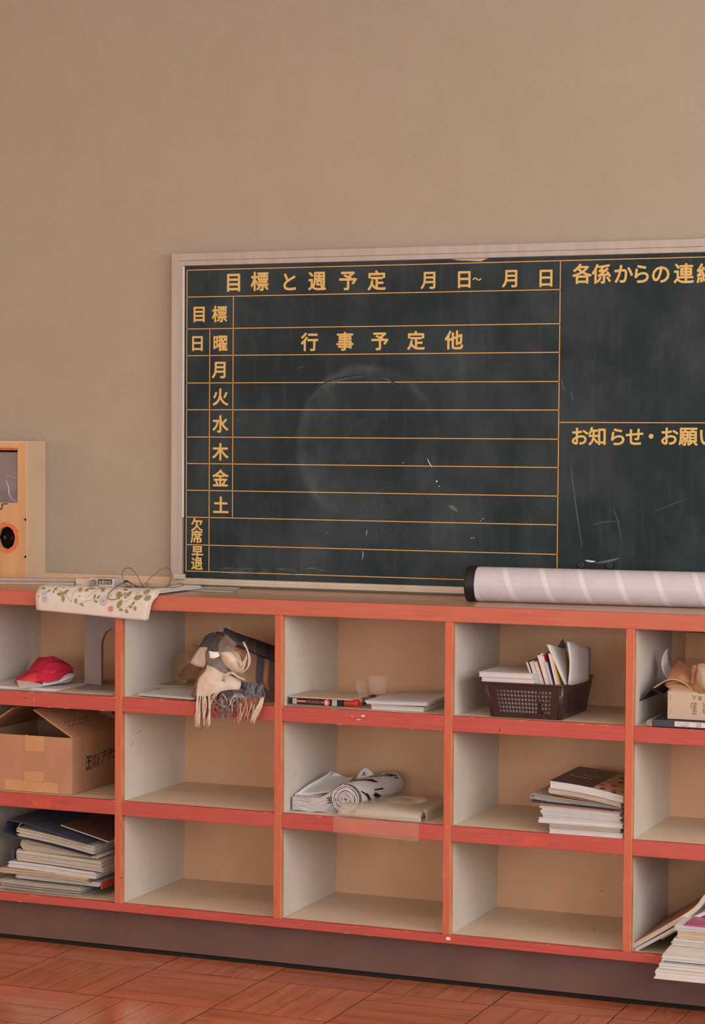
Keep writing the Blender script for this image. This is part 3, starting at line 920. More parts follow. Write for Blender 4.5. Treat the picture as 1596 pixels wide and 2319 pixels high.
pl = MB().box(-.0755, -.0345, .0452, .0462, .9795, .9925).build('maker_plate', MT['ink'], t)
text_on('全国文社', (-.0745, .0449, .9817), (1, 0, 0), (0, 0, 1), .0098, MT['whitepaint'], 'plate_lettering', pl)

# --- coil of wire
t = thing('wire_coil', 'thin bronze wire twisted into loops and a tight coil on the floral cloth', 'wire', (.0, .1, ZT+.016))
zc = ZT+.0185
def wpath(l, y=None):
    return spline([at(a, b, c-.024 if c > .03 else c-.012) for a, b, c in l], 6)
mb = MB()
mb.tube(wpath([(281, 1320, .09), (276, 1300, .085), (283, 1288, .08), (295, 1287, .08), (308, 1300, .08), (318, 1318, .075), (322, 1332, .06), (314, 1341, .055), (302, 1337, .06), (292, 1327, .07)]), .0011, 6)
mb.tube(wpath([(281, 1319, .07), (262, 1330, .045), (247, 1343, -.010), (243, 1353, -.016), (250, 1358, -.018), (262, 1357, -.018), (275, 1350, -.016), (290, 1336, .04), (298, 1324, .07), (290, 1317, .08)]), .0011, 6)
mb.tube(wpath([(322, 1328, .08), (345, 1305, .10), (362, 1292, .11), (378, 1286, .12), (388, 1295, .12), (386, 1315, .11), (378, 1330, .09), (360, 1333, .075), (335, 1330, .07), (312, 1330, .07)]), .0011, 6)
mb.tube(wpath([(310, 1327, .08), (345, 1330, .09), (380, 1328, .10), (405, 1320, .12), (415, 1325, .12), (400, 1330, .10), (370, 1331, .09), (330, 1331, .08)]), .0010, 6)
for k in range(9):
    dy = k*.003
    mb.tube(wpath([(280, 1317+k*.6, .065+dy), (286, 1314+k*.5, .085+dy), (300, 1322, .08+dy), (313, 1330+k*.5, .07+dy), (309, 1335-k*.3, .055+dy), (296, 1331, .055+dy), (283, 1322, .058+dy), (280, 1317+k*.6, .065+dy)]), .0009, 5)
mb.build('wire', MT['wire'], t, smooth=True)

# --- clear plastic sleeve
tag(MB().add([(.10, .19, ZT+.0012), (.262, .172, ZT+.0012), (.205, .335, ZT+.0012), (.11, .33, ZT+.0012), (.10, .19, ZT+.0045), (.262, .172, ZT+.0045), (.205, .335, ZT+.0045), (.11, .33, ZT+.0045)],
             [(0, 3, 2, 1), (4, 5, 6, 7), (0, 1, 5, 4), (1, 2, 6, 5), (2, 3, 7, 6), (3, 0, 4, 7)]).build('plastic_sleeve', mat('clear_sleeve', (214, 212, 210), rough=.2, alpha=.45), None, loc=(.18, .25, ZT)),
    'clear plastic document sleeve lying flat behind the floral cloth, below the chalkboard corner', 'sleeve')

# --- wooden wall box with a ragged round hole
t = thing('wooden_speaker_box', 'tan wooden wall box with grey slot and ragged round hole left of the chalkboard', 'box', (-.6, .33, ZT))
bx0, bx1, by, bz0, bz1 = -.86, -.432, .279, ZT+.001, 1.3605
hx0, hx1, hz0, hz1 = -.72, -.461, 1.184, 1.334
ocx, ocz, orad = -.4975, 1.0845, .0325
# front board with the two openings: rings of quads around each opening
mb = MB()
ypl, th = by, .012
mb.box(bx0, bx1-.001, ypl, ypl+th, hz1, bz1-.006); mb.box(bx0, hx0, ypl, ypl+th, hz0, hz1); mb.box(hx1, bx1-.001, ypl, ypl+th, hz0, hz1)
zb = 1.140
mb.box(bx0, bx1-.001, ypl, ypl+th, zb, hz0)
# square panel with an irregular round cut-out
n = 40; rr_ = R(5)
inner = [(ocx+orad*(1+rr_.uniform(-.05, .05))*cos(2*pi*k/n)*.85, ocz+orad*(1+rr_.uniform(-.05, .05))*sin(2*pi*k/n)) for k in range(n)]
def sq(a, x0, x1, z0, z1):
    c_, s_ = cos(a), sin(a)
    tx = ((x1-ocx)/c_ if c_ > 0 else (x0-ocx)/c_) if abs(c_) > 1e-6 else 1e9
    tz = ((z1-ocz)/s_ if s_ > 0 else (z0-ocz)/s_) if abs(s_) > 1e-6 else 1e9
    q = min(tx, tz); return (ocx+c_*q, ocz+s_*q)
px0, px1, pz0, pz1 = ocx-.09, bx1-.001, ocz-.055, zb
outer = [sq(2*pi*k/n, px0, px1, pz0, pz1) for k in range(n)]
vs = [(x, ypl, z) for x, z in inner]+[(x, ypl, z) for x, z in outer]+[(x, ypl+th, z) for x, z in inner]
mb.add(vs, [(k, (k+1) % n, n+(k+1) % n, n+k) for k in range(n)]+[(k, 2*n+k, 2*n+(k+1) % n, (k+1) % n) for k in range(n)])
for cxx, czz in ((px0, pz0), (px1, pz0), (px0, pz1), (px1, pz1)):
    k = int((math.atan2(czz-ocz, cxx-ocx) % (2*pi))/(2*pi/n)); k2 = (k+1) % n
    mb.add([(outer[k][0], ypl, outer[k][1]), (cxx, ypl, czz), (outer[k2][0], ypl, outer[k2][1])], [(0, 1, 2), (0, 2, 1)])
mb.box(bx0, px0, ypl, ypl+th, pz0, zb); mb.box(bx0, bx1-.001, ypl, ypl+th, bz0, pz0)
mb.build('front_board', MT['ply'], t)
MB().box(bx1-.001, bx1+.0015, by-.0006, YW-.0005, bz0, bz1-.001).build('side_board', MT['plyside'], t, bevel=.0008)
MB().box(bx0, bx1+.001, by+.001, YW-.0005, bz1-.008, bz1-.0015).build('top_board', MT['plyside'], t)
MB().box(bx0+.001, bx1-.002, by+.06, by+.066, bz0, bz1-.008).build('inner_board', mat('dark_maroon_inside', (66, 36, 34), rough=.7), t)
gl = MB().box(hx0, hx1, by+.0075, by+.0105, hz0, hz1-.007).build('slot_panel', mat('grey_film_panel', (128, 118, 120), (116, 108, 112), 8, (3, 1, 1), .35), t)
MB().box(hx0, hx1, by+.0065, by+.0076, hz0, hz0+.034).build('slot_lower_strip', mat('grey_film_dark', (112, 106, 114), rough=.35), gl)
mb = MB(); mb.tube(spline([at(14, 1078, by+.006), at(25, 1079, by+.006), at(38, 1085, by+.006)], 5), .0008, 5); mb.tube(spline([at(14, 1088, by+.006), at(19, 1102, by+.006), at(23, 1125, by+.006), at(38, 1137, by+.006)], 5), .0010, 5)
mb.build('plastic_crease', MT['alubright'], gl)
# exposed orange wood around the hole
mb = MB(); n = 40; rr_ = R(8)
o1 = [(ocx+orad*1.0*cos(2*pi*k/n)*.86, ocz+orad*1.0*sin(2*pi*k/n)) for k in range(n)]
o2 = [(ocx+orad*rr_.uniform(1.28, 1.50)*cos(2*pi*k/n)*.92, ocz+orad*rr_.uniform(1.28, 1.46)*sin(2*pi*k/n)) for k in range(n)]
mb.add([(x, ypl-.0006, z) for x, z in o1]+[(x, ypl-.0004, z) for x, z in o2], [(k, n+k, n+(k+1) % n, (k+1) % n) for k in range(n)])
mb.build('splintered_rim', mat('bare_orange_wood', (214, 130, 84), (192, 100, 64), 60, rough=.7, bump=.2), t)
mb = MB(); mb.box(hx0, hx1+.001, ypl-.0006, ypl+.001, hz1-.001, hz1+.006); mb.build('slot_upper_splinters', mat('bare_rim_wood', (196, 112, 78), (160, 86, 62), 90, rough=.7), t)
# glass fittings seen in the hole
knob_m = mat('dark_glass', (40, 36, 40), rough=.08, spec=.9, coat=.6)
def facet(name, cx_, cz_, rx, rz, yy):
    mb = MB(); k_ = 10
    vs = [(cx_, yy-.018, cz_)]
    for ring, (f_, d_) in enumerate(((.55, -.013), (1, 0))):
        vs += [(cx_+rx*f_*cos(2*pi*i/k_), yy+d_, cz_+rz*f_*sin(2*pi*i/k_)) for i in range(k_)]
    fs = [(0, 1+i, 1+(i+1) % k_) for i in range(k_)]+[(1+i, 1+k_+i, 1+k_+(i+1) % k_, 1+(i+1) % k_) for i in range(k_)]
    mb.add(vs, fs); return mb.build(name, knob_m, t)
facet('glass_stud', ocx+.012, ocz, .009, .010, by+.024); facet('glass_stud', ocx-.013, ocz, .009, .010, by+.024)
for sx in (1, -1):
    mb = MB(); c0 = (ocx+.004, by+.010, ocz+sx*.018)
    mb.add([(ocx-.012, by+.026, ocz+sx*.012), (ocx+.019, by+.018, ocz+sx*.017), (ocx-.010, by+.026, ocz+sx*.027), c0, (ocx+.0, by+.040, ocz+sx*.018)], [(0, 1, 3), (1, 2, 3), (2, 0, 3), (0, 4, 1), (1, 4, 2), (2, 4, 0)])
    mb.build('glass_prism', knob_m, t, bevel=.0012)
MB().tube(spline([at(17, 1141, by-.001), at(5, 1142, by-.001), at(5, 1148, by-.001), at(2, 1153, by-.001), at(-6, 1154, by-.001)], 5), .0014, 6).build('drawn_hook', MT['ink'], t)

# ================================================================== SHEETS AND BOOKLETS
def bundle(name, label, cat, x0, x1, y0, y1, z0, th_, n, m, seed=0, jit=.003, slope=(0, 0), bend=None, group=None, rot=0, cover=None, parts='pages', nx=8, taper=0, coverth=.0012, extra=None):
    """loose sheets or a book block as n separate leaves; z grows with slope[0]*x + slope[1]*y + bend(u, v)"""
    rr = R(seed)
    cx_, cy_ = (x0+x1)/2, (y0+y1)/2
    t = thing(name, label, cat, (cx_, cy_, z0), group)
    cr_, sr_ = cos(rot), sin(rot)
    def pos(x, y, z):
        u = (x-x0)/(x1-x0); v = (y-y0)/(y1-y0)
        zz = z+slope[0]*(x-x0)+slope[1]*(y-y0)+(bend(u, v) if bend else 0)
        dx, dy = x-cx_, y-cy_
        return (cx_+dx*cr_-dy*sr_, cy_+dx*sr_+dy*cr_, zz)
    def leaf(mb, xa, xb, ya, yb, za, zb_):
        P1 = [[pos(xa+(xb-xa)*i/nx, yy, zz) for i in range(nx+1)] for yy, zz in ((ya, za), (yb, za), (yb, zb_), (ya, zb_))]
        vs = [p for row in P1 for p in row]; N = nx+1; fs = []
        for a in range(4):
            b = (a+1) % 4
            for i in range(nx):
                fs.append((a*N+i, a*N+i+1, b*N+i+1, b*N+i))
        fs += [(0, N, 2*N, 3*N), (nx, 3*N+nx, 2*N+nx, N+nx)]
        mb.add(vs, fs)
    mb = MB(); tz = th_/n
    ct = coverth if cover else 0
    for k in range(n):
        za = z0+ct+(th_-2*ct)*k/n; zb_ = z0+ct+(th_-2*ct)*(k+1)/n-.00012
        a, b, c, d = (rr.uniform(-jit, jit) for _ in range(4))
        leaf(mb, x0+a+taper*k/n, x1+b, y0+c*.8, y1+d*.8, za, zb_)
    o = mb.build(parts, m, t)
    if n > 3: o['kind'] = 'stuff'
    if cover:
        mc = cover if isinstance(cover, (list, tuple)) else (cover, cover)
        for zz, cm, nm in ((z0, mc[0], 'back_cover'), (z0+th_-ct, mc[1], 'front_cover')):
            if cm is None: continue
            cb_ = MB(); leaf(cb_, x0-.001, x1+.001, y0-.001, y1+.001, zz, zz+ct-.0001)
            cb_.build(nm, cm, t)
    return t, pos

# ---------------------------------------------------------------- column 0, top compartment
z = S1T+.0004
bundle('paper_sheets', 'flat white paper sheets spread under the crimson cloth', 'paper', -.43, -.19, .028, .30, z, .0085, 5, MT['paperw'], 11, .006)
bundle('drawing_paper', 'cream drawing paper lying under the grey metal bookend', 'paper', -.185, -.012, .022, .30, z, .0055, 4, MT['papert'], 12, .006)
# grey steel bookend with an arched opening
t = thing('steel_bookend', 'tall grey steel bookend with an arched opening standing right of the crimson cloth', 'bookend', (-.11, .17, z+.0065))
yb_ = .17
bz, tz_ = z+.0085, .884
xa, xb = -.1855, -.012
ax0, ax1 = -.1335, -.05
# face with arch opening: left post, right post, head with arch soffit
n = 14
arch = [((ax0+ax1)/2-(ax1-ax0)/2*cos(pi*k/n), .800+.052*sin(pi*k/n)) for k in range(n+1)]
mb = MB()
mb.box(xa, ax0, yb_, yb_+.012, bz, .800); mb.box(ax1, xb, yb_, yb_+.012, bz, .800)
mb.box(xa, ax0, yb_, yb_+.012, .800, tz_); mb.box(ax1, xb, yb_, yb_+.012, .800, tz_)
for k in range(n):
    (xA, zA), (xB, zB) = arch[k], arch[k+1]
    mb.hexa([(xA, yb_, zA), (xB, yb_, zB), (xB, yb_+.012, zB), (xA, yb_+.012, zA)], [(xA, yb_, tz_), (xB, yb_, tz_), (xB, yb_+.012, tz_), (xA, yb_+.012, tz_)])
mb.build('upright_plate', MT['greymetal'], t)
mb = MB(); pts = []
for k in range(13):
    a = pi/2+pi*k/12
    pts.append((-.115+.052*cos(a)*1.0, .075+.052*sin(a), bz-.0028))
pts = [(-.012, .127+.05, bz-.0028), (-.115, .127+.05, bz-.0028)]+[(-.160, .150, bz-.0028), (-.168, .115, bz-.0028), (-.160, .075, bz-.0028), (-.140, .048, bz-.0028), (-.110, .035, bz-.0028), (-.070, .040, bz-.0028), (-.012, .060, bz-.0028)]
mb.prism(pts, (0, 0, .0034)); mb.build('base_plate', MT['greymetal'], t, bevel=.001)

# crimson knitted cloth in folds, on a white folded cloth
def patch(name, rows, m, parent, k=4, solid=.0025, loc=None):
    return MB().grid(smooth_grid([[at(*p) for p in r_] for r_ in rows], k)).build(name, m, parent, smooth=True, solid=solid, loc=loc)
c0 = Vector((-.29, .15, z+.012))
t = thing('crimson_cloth', 'crumpled crimson red cloth folded in a heap in the upper left compartment', 'cloth', c0)
patch('upper_fold', [[(33, 1546, .10), (38, 1536, .12), (60, 1524, .16), (78, 1500, .20), (86, 1490, .22)],
                     [(50, 1549, .08), (62, 1536, .09), (80, 1520, .12), (95, 1498, .15), (104, 1489, .18)],
                     [(80, 1547, .07), (92, 1532, .07), (100, 1518, .09), (110, 1500, .13), (120, 1486, .17)],
                     [(100, 1545, .10), (115, 1534, .09), (128, 1518, .11), (138, 1503, .15), (142, 1496, .20)],
                     [(125, 1537, .16), (140, 1529, .15), (156, 1520, .16), (162, 1512, .19), (158, 1506, .24)]], MT['crimson'], t, k=1).data.polygons.foreach_set('use_smooth', [False]*16)
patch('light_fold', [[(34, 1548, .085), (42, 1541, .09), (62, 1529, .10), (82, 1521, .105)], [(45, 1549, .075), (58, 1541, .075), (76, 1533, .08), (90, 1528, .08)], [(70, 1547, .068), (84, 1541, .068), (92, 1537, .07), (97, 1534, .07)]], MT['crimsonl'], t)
for q in range(4):
    dy = q*3.2
    patch('lower_fold', [[(84, 1524+dy*1.6, .07), (110, 1529+dy*1.1, .075), (140, 1523+dy, .12), (164, 1511+dy*2.2, .19)], [(86, 1529+dy*1.6, .066), (112, 1534+dy, .07), (142, 1527+dy, .115), (166, 1515+dy*2.2, .185)]], MT['crimson'], t, solid=.003)
patch('back_peak', [[(78, 1505, .24), (88, 1490, .25), (92, 1488, .25)], [(88, 1508, .24), (97, 1496, .25), (100, 1492, .25)]], MT['crimson'], t)
t = thing('white_folded_cloth', 'white cloth rolled and folded beneath the crimson cloth', 'cloth', (-.26, .12, z+.0086))
patch('cloth_body', [[(95, 1553, .055), (100, 1542, .08), (120, 1533, .13)], [(125, 1548, .09), (132, 1537, .12), (145, 1530, .16)], [(150, 1546, .14), (158, 1537, .16), (160, 1527, .20)], [(168, 1536, .21), (168, 1530, .22), (162, 1525, .23)]], MT['sheet'], t, solid=.006)
patch('rolled_end', [[(130, 1541, .105), (140, 1532, .12), (155, 1526, .15), (167, 1526, .18)], [(135, 1545, .10), (150, 1539, .115), (163, 1535, .14), (169, 1531, .17)]], MT['sheet'], t, solid=.005)
t = MB().hexa([atz(47, 1560, z+.0088), atz(96, 1555, z+.0088), atz(88, 1544, z+.0088), atz(40, 1549, z+.0088)], [atz(47, 1560, z+.0098)+Vector((0, 0, .004)), atz(96, 1555, z+.0098)+Vector((0, 0, .004)), atz(86, 1544, z+.0098)+Vector((0, 0, .014)), atz(38, 1549, z+.0098)+Vector((0, 0, .010))]).build('paper_packet', MT['whitepaint'], None, loc=(-.27, .07, z+.009), bevel=.001)
tag(t, 'small bright white paper packet in front of the crimson cloth', 'packet')
t = thing('crumpled_plastic_wrap', 'crumpled clear plastic wrap behind the left side of the crimson cloth', 'plastic wrap', (-.36, .27, z+.0088))
patch('film', [[(58, 1530, .27), (60, 1508, .28), (66, 1494, .29)], [(68, 1532, .26), (72, 1504, .27), (78, 1490, .28)], [(80, 1525, .27), (86, 1500, .28), (92, 1489, .29)]], MT['film2'], t, solid=.0006)

# ---------------------------------------------------------------- column 0, middle: cardboard carton
t = thing('cardboard_carton', 'open brown cardboard carton with buff tape and black print in the left compartment', 'box', (-.30, .18, S2T))
qx0, qx1, qy0, qy1, qz0, qz1 = -.436, -.146, .030, .345, S2T+.0006, .5635
th = .004
mb = MB()
mb.box(qx0, qx1, qy0, qy0+th, qz0, qz1); mb.build('front_wall', MT['kraft'], t, bevel=.0012)
MB().box(qx1-th, qx1, qy0+th, qy1, qz0, qz1).build('side_wall', MT['kraft'], t, bevel=.0008)
MB().box(qx0, qx0+th, qy0+th, qy1, qz0, qz1).build('side_wall', MT['kraft'], t)
MB().box(qx0+th, qx1-th, qy1-th, qy1, qz0, qz1).build('back_wall', MT['kraft'], t)
MB().box(qx0+th, qx1-th, qy0+th, qy1-th, qz0, qz0+th).build('carton_floor', MT['kraft'], t)
def flap(name, a, b, c, d, thick=.0035):
    a, b, c, d = map(Vector, (a, b, c, d)); nrm = (b-a).cross(d-a).normalized()*thick
    # torn outer edge c-d
    k = 14; rr = R(len(name)+int(a.x*999))
    bot = [a, b]+[c.lerp(d, i/k)+(c-b).normalized()*rr.uniform(-.0025, .0015) for i in range(k+1)]
    return MB().prism(bot, nrm).build(name, MT['kraftd'], t)
flap('right_flap', (qx1, qy0, qz1), (qx1, qy1, qz1), (qx1-.118, qy1, .637), (qx1-.118, qy0+.0, .632))
flap('left_flap', (qx0, qy1, qz1), (qx0, qy0, qz1), (qx0+.108, qy0+.004, .634), (qx0+.112, qy1, .640))
flap('back_flap', (qx1-.005, qy1-.002, qz1-.004), (qx0+.005, qy1-.002, qz1-.004), (qx0+.02, qy1-.06, qz1+.04), (qx1-.02, qy1-.06, qz1+.04))
for (x0_, x1_, z0_, z1_) in ((-.290, -.231, .522, .5645), (-.291, -.232, .440, .4665), (-.353, -.188, .4115, .4405)):
    mb = MB(); rr = R(int(x0_*-1000)); k = 9
    pts = [(x0_, qy0-.0006, z0_), (x1_, qy0-.0006, z0_-.003*0)]+[(x1_+(x0_-x1_)*i/k, qy0-.0006, z1_+rr.uniform(-.002, .0015)) for i in range(k+1)]
    mb.prism(pts, (0, .0007, 0)); mb.build('packing_tape', MT['masking'], t)
text_on('株式', (qx1+.0005, .1455, .4880), (0, 1, 0), (0, 0, 1), .0200, MT['ink'], 'carton_lettering', t, .0)
text_on('会社', (qx1+.0005, .1465, .4710), (0, 1, 0), (0, 0, 1), .0200, MT['ink'], 'carton_lettering', t, .0)
def yzstroke(pts, w_, nm='carton_name'):
    P_ = spline([(0, a_, b_) for a_, b_ in pts], 5); mb = MB(); X_ = qx1+.0007
    L_ = []
    for i, p in enumerate(P_):
        d_ = (P_[min(i+1, len(P_)-1)]-P_[max(i-1, 0)]).normalized(); nn = Vector((0, -d_.z, d_.y))*w_*(.8+.35*sin(i))
        L_ += [(X_, (p+nn).y, (p+nn).z), (X_, (p-nn).y, (p-nn).z)]
    mb.add(L_, [(2*i, 2*i+1, 2*i+3, 2*i+2) for i in range(len(P_)-1)])
    return mb.build(nm, MT['ink'], t)
yzstroke([(.192, .5035), (.205, .5035), (.2215, .5065)], .0016); yzstroke([(.2215, .506), (.214, .497), (.205, .490)], .0014); yzstroke([(.209, .500), (.204, .486), (.194, .4725)], .0018)
yzstroke([(.241, .5115), (.233, .500), (.220, .490)], .0016); yzstroke([(.2365, .500), (.2375, .488), (.2360, .4735)], .0018)
yzstroke([(.243, .496), (.256, .499), (.272, .5035), (.267, .494)], .0016); yzstroke([(.252, .509), (.253, .492), (.258, .4835), (.276, .482)], .0018)
yzstroke([(.284, .505), (.291, .498)], .0018); yzstroke([(.284, .477), (.296, .486), (.303, .500)], .0018)
mb = MB(); X_ = qx1+.0005
def yz(y0_, y1_, z0_, z1_): mb.box(X_-.0003, X_, y0_, y1_, z0_, z1_)
yz(.108, .1100, .4675, .5035); yz(.1385, .1405, .4675, .5035); yz(.108, .1405, .5020, .5040); yz(.108, .1405, .4665, .4685)
for q in range(3): yz(.1125+q*.009, .1170+q*.009, .497, .502); yz(.1125+q*.009, .1170+q*.009, .469, .474)
yz(.1215, .1265, .474, .497); yz(.1140, .1345, .487, .4905)
mb.build('care_symbol', MT['ink'], t)
mb = MB(); rr = R(3)
for q in range(16):
    u_ = .05+(q % 8)*.018; v_ = .045+(q//8)*.016+rr.uniform(-.003, .003)
    p = Vector((qx1, qy0, qz1)).lerp(Vector((qx1-.118, qy0, .632)), v_/.14)+Vector((0, u_, 0))
    e_ = Vector((-.118, 0, .0685)).normalized()
    nn = Vector((.0685, 0, .118)).normalized()*.0040
    w_ = rr.uniform(.003, .008)
    mb.add([p+nn, p+nn+Vector((0, w_, 0)), p+nn+Vector((0, w_, 0))+e_*.004, p+nn+e_*.004], [(0, 1, 2, 3)])
mb.build('flap_print', MT['ink'], t)['kind'] = 'stuff'

# ---------------------------------------------------------------- column 0, bottom: pile of files
z3 = S3T+.0004
G3 = 'files piled in the lower left compartment'
def bd(a, b=0, c=0):
    return lambda u, v: a*u+b*(u*u)+c*sin(pi*u)
bundle('paper_bundle', 'thick grey paper bundle at the very bottom of the file pile', 'paper bundle', -.365, -.118, .028, .30, z3, .0245, 10, MT['paperg'], 21, .007, bend=lambda u, v: .003*(1-u)**2*0-.006*max(0, u-.6)*0+.004*(1-u)**3, group=G3)
t, ps = bundle('orange_file', 'white sheets in an orange-spined file, second from the bottom of the pile', 'file', -.335, -.072, .055, .31, z3+.0295, .0125, 6, MT['paperw'], 22, .004, slope=(-.015, 0), group=G3, cover=(MT['navy'], MT['sheet']))
MB().hexa([ps(-.0705, .054, z3+.0240), ps(-.067, .054, z3+.0240), ps(-.067, .31, z3+.0240), ps(-.0705, .31, z3+.0240)], [ps(-.0705, .054, z3+.0430), ps(-.067, .054, z3+.0430), ps(-.067, .31, z3+.0430), ps(-.0705, .31, z3+.0430)]).build('file_spine', MT['orange'], t, bevel=.0006)
bundle('kraft_folder', 'bundle of tan kraft folders, third from the bottom of the pile', 'folder', -.378, -.105, .038, .29, z3+.0430, .0150, 6, MT['papert'], 23, .007, slope=(-.02, 0), bend=lambda u, v: .0015*sin(4*u), group=G3)
bundle('magazine', 'white saddle-bound magazine lying on the kraft folders in the file pile', 'magazine', -.350, -.082, .045, .30, z3+.0600, .0170, 7, MT['paperw'], 24, .004, slope=(-.035, 0), bend=lambda u, v: .0015*sin(5*u), group=G3)
t, ps = bundle('ring_binder', 'blue ring binder with a thick paper block in the middle of the file pile', 'binder', -.326, -.064, .050, .31, z3+.0790, .0285, 14, MT['paper'], 25, .005, slope=(-.03, 0), bend=lambda u, v: -.004*u*u, group=G3)
mb = MB(); mb.prism([(-.3475, .052, z3+.082), (-.3385, .052, z3+.080), (-.3385, .052, z3+.106), (-.341, .052, z3+.110), (-.3475, .052, z3+.106)], (0, .24, 0)); mb.build('binder_spine', MT['navy'], t, bevel=.002)
for yq in (.066, .10, .2):
    mb = MB(); mb.tube([( -.327+.011*cos(a), yq, z3+.096+.012*sin(a)) for a in [pi*.35+k*pi*1.35/12 for k in range(13)]], .0016, 6); mb.build('binder_ring', MT['alubright'], t)
t = thing('folded_booklet', 'thick booklet curled over into a rounded loop, just under the upper binder', 'booklet', (-.2, .15, z3+.135), G3)
for k in range(7):
    r0 = .0165-k*.0020; mb = MB()
    path = [(-.10, -.002*k), (-.18, .002), (-.27, .006+.0005*k)]
    pts = [Vector((-.085, .06, z3+.1015+k*.0008)), Vector((-.17, .06, z3+.1035+k*.0010)), Vector((-.27, .06, z3+.1060+k*.0018))]
    cx_, cz_ = -.300, z3+.1235
    for a in range(9):
        th_ = -pi/2-pi*a/8
        pts.append(Vector((cx_+r0*1.3*cos(th_), .06, cz_+r0*sin(th_))))
    pts += [Vector((-.25, .06, cz_+r0-.0045)), Vector((-.17, .06, cz_+r0*.5-.009)), Vector((-.085, .06, z3+.1085))]
    pts = spline(pts, 3)
    MB().grid([[p, p+Vector((0, .22, 0))] for p in pts]).build('sheet', MT['sheetc'] if k % 3 else MT['paper'], t, smooth=True, solid=.0009)
t, ps = bundle('ring_binder', 'blue ring binder stuffed with sheets, topmost binder of the file pile', 'binder', -.322, -.085, .045, .305, z3+.1490, .0225, 13, MT['paper'], 26, .005, slope=(-.145, 0), bend=lambda u, v: .003*sin(pi*u), group=G3)
def bp(x, y, z_): return Vector(ps(x, y, z_))
mb = MB()
zt_ = z3+.184
P_ = [Vector((-.350, .030, z3+.155)), Vector((-.362, .030, z3+.159)), Vector((-.349, .030, z3+.190)), Vector((-.343, .030, z3+.1925)), Vector((-.27, .026, z3+.1835)), Vector((-.18, .022, z3+.166)), Vector((-.095, .02, z3+.146))]
MB().grid([[p, p+Vector((.004, .15, .004)), p+Vector((.01, .29, .008))] for p in P_]).build('binder_cover', MT['navy'], t, solid=.0022)
P_ = [Vector((-.362, .030, z3+.159)), Vector((-.33, .033, z3+.1475)), Vector((-.22, .033, z3+.1330)), Vector((-.09, .033, z3+.1115))]
MB().grid([[p, p+Vector((0, .15, 0)), p+Vector((0, .28, 0))] for p in P_]).build('binder_back', MT['navy'], t, solid=.0018)
for yq in (.07, .15):
    mb = MB(); mb.tube([(-.316+.018*cos(a), yq, z3+.165+.014*sin(a)) for a in [pi*.4+k*pi*1.2/12 for k in range(13)]], .0016, 6); mb.build('binder_ring', MT['alubright'], t)
bundle('booklet', 'thin brown-covered booklet lying askew on top of the uppermost binder', 'booklet', -.198, -.045, .07, .26, z3+.1790, .004, 2, MT['paperw'], 27, .0005, slope=(-.21, .02), group=G3, cover=(MT['paper'], mat('brown_cover', (112, 78, 68), (98, 66, 58), 20, rough=.4)), coverth=.001, rot=-.08)

# ---------------------------------------------------------------- column 1, top: scarf, bag, envelopes
z = S1T+.0004
bundle('brown_envelope', 'orange-brown envelope under the white envelopes left of the scarf', 'envelope', .040, .25, .06, .30, z, .0022, 2, mat('orange_envelope', (208, 146, 104), rough=.7), 31, .003, rot=.12)
bundle('white_envelopes', 'slanting white envelopes on the shelf edge just left of the scarf', 'envelope', .062, .24, .022, .17, z+.0026, .0050, 4, MT['sheet'], 32, .005, rot=-.16, slope=(-.0, .03))
bundle('green_edged_booklet', 'pale green booklet behind the white envelopes, left of the scarf', 'booklet', -.005, .21, .20, .335, z+.0030, .010, 5, mat('pale_green_paper', (186, 182, 152), (166, 162, 132), 20), 33, .004, rot=.03)
t = thing('crumpled_plastic_bag', 'crumpled clear plastic bag behind the scarf', 'plastic bag', (.12, .28, z+.0138))
def crump(name, pts, m, par, seed, amp=.006, k=4, solid=.0005):
    rr = R(seed)
    g = smooth_grid([[at(*p)+Vector((rr.uniform(-amp, amp), rr.uniform(-amp, amp), rr.uniform(-amp, amp))) for p in row] for row in pts], k)
    return MB().grid(g).build(name, m, par, smooth=False, solid=solid)
rows = []
for i in range(7):
    a = i/6; row = []
    for j in range(6):
        b = j/5
        row.append((395+a*75+8*sin(b*7), 1462+b*78+6*sin(a*9), .27-.05*sin(pi*a)*sin(pi*b)))
    rows.append(row)
crump('bag_side', rows, mat('clear_film_bag', (214, 168, 132), rough=.14, alpha=.28, spec=.9), t, 41, .009, 3)
rows = [[(494+a*9, 1410+b*9, .24-.01*sin(a*b)) for b in range(4)] for a in range(4)]
crump('bag_tip', rows, MT['film'], t, 42, .006, 3)

sc_cream = mat('scarf_cream_wool', (216, 205, 190), (200, 187, 168), 60, rough=.95, bump=.5)
sc_blue = mat('scarf_slate_wool', (92, 90, 98), (72, 71, 80), 70, rough=.95, bump=.5)
sc_grey = mat('scarf_grey_wool', (140, 134, 130), (118, 112, 108), 70, rough=.95, bump=.5)
sc_brown = mat('scarf_brown_wool', (142, 106, 84), (122, 88, 70), 120, rough=.95, bump=.3, sheen=.3)
def m_plaid():
    q = NT('scarf_plaid_wool')
    co = q.n('ShaderNodeTexCoord'); sp = q.n('ShaderNodeSeparateXYZ'); q.l(co.outputs['UV'], sp.inputs[0])
    a = q.ramp(sp.outputs[1], [(0, (166, 128, 104)), (.30, (150, 116, 96)), (.44, (76, 72, 82)), (.53, (180, 122, 86)), (.58, (98, 80, 76)), (.74, (84, 68, 68))], 'CONSTANT')
    b = q.ramp(sp.outputs[0], [(0, (.5, .48, .55, 1)), (.26, (1, 1, 1, 1)), (.85, (.8, .78, .78, 1))], 'CONSTANT')
    c = q.mix(1.0, a, b, 'MULTIPLY')
    f = q.noise(q.coord(), 130, 4); q.bump(f, .3, .002)
    return q.fin(c, .95, sheen=.3)
plaid = m_plaid()
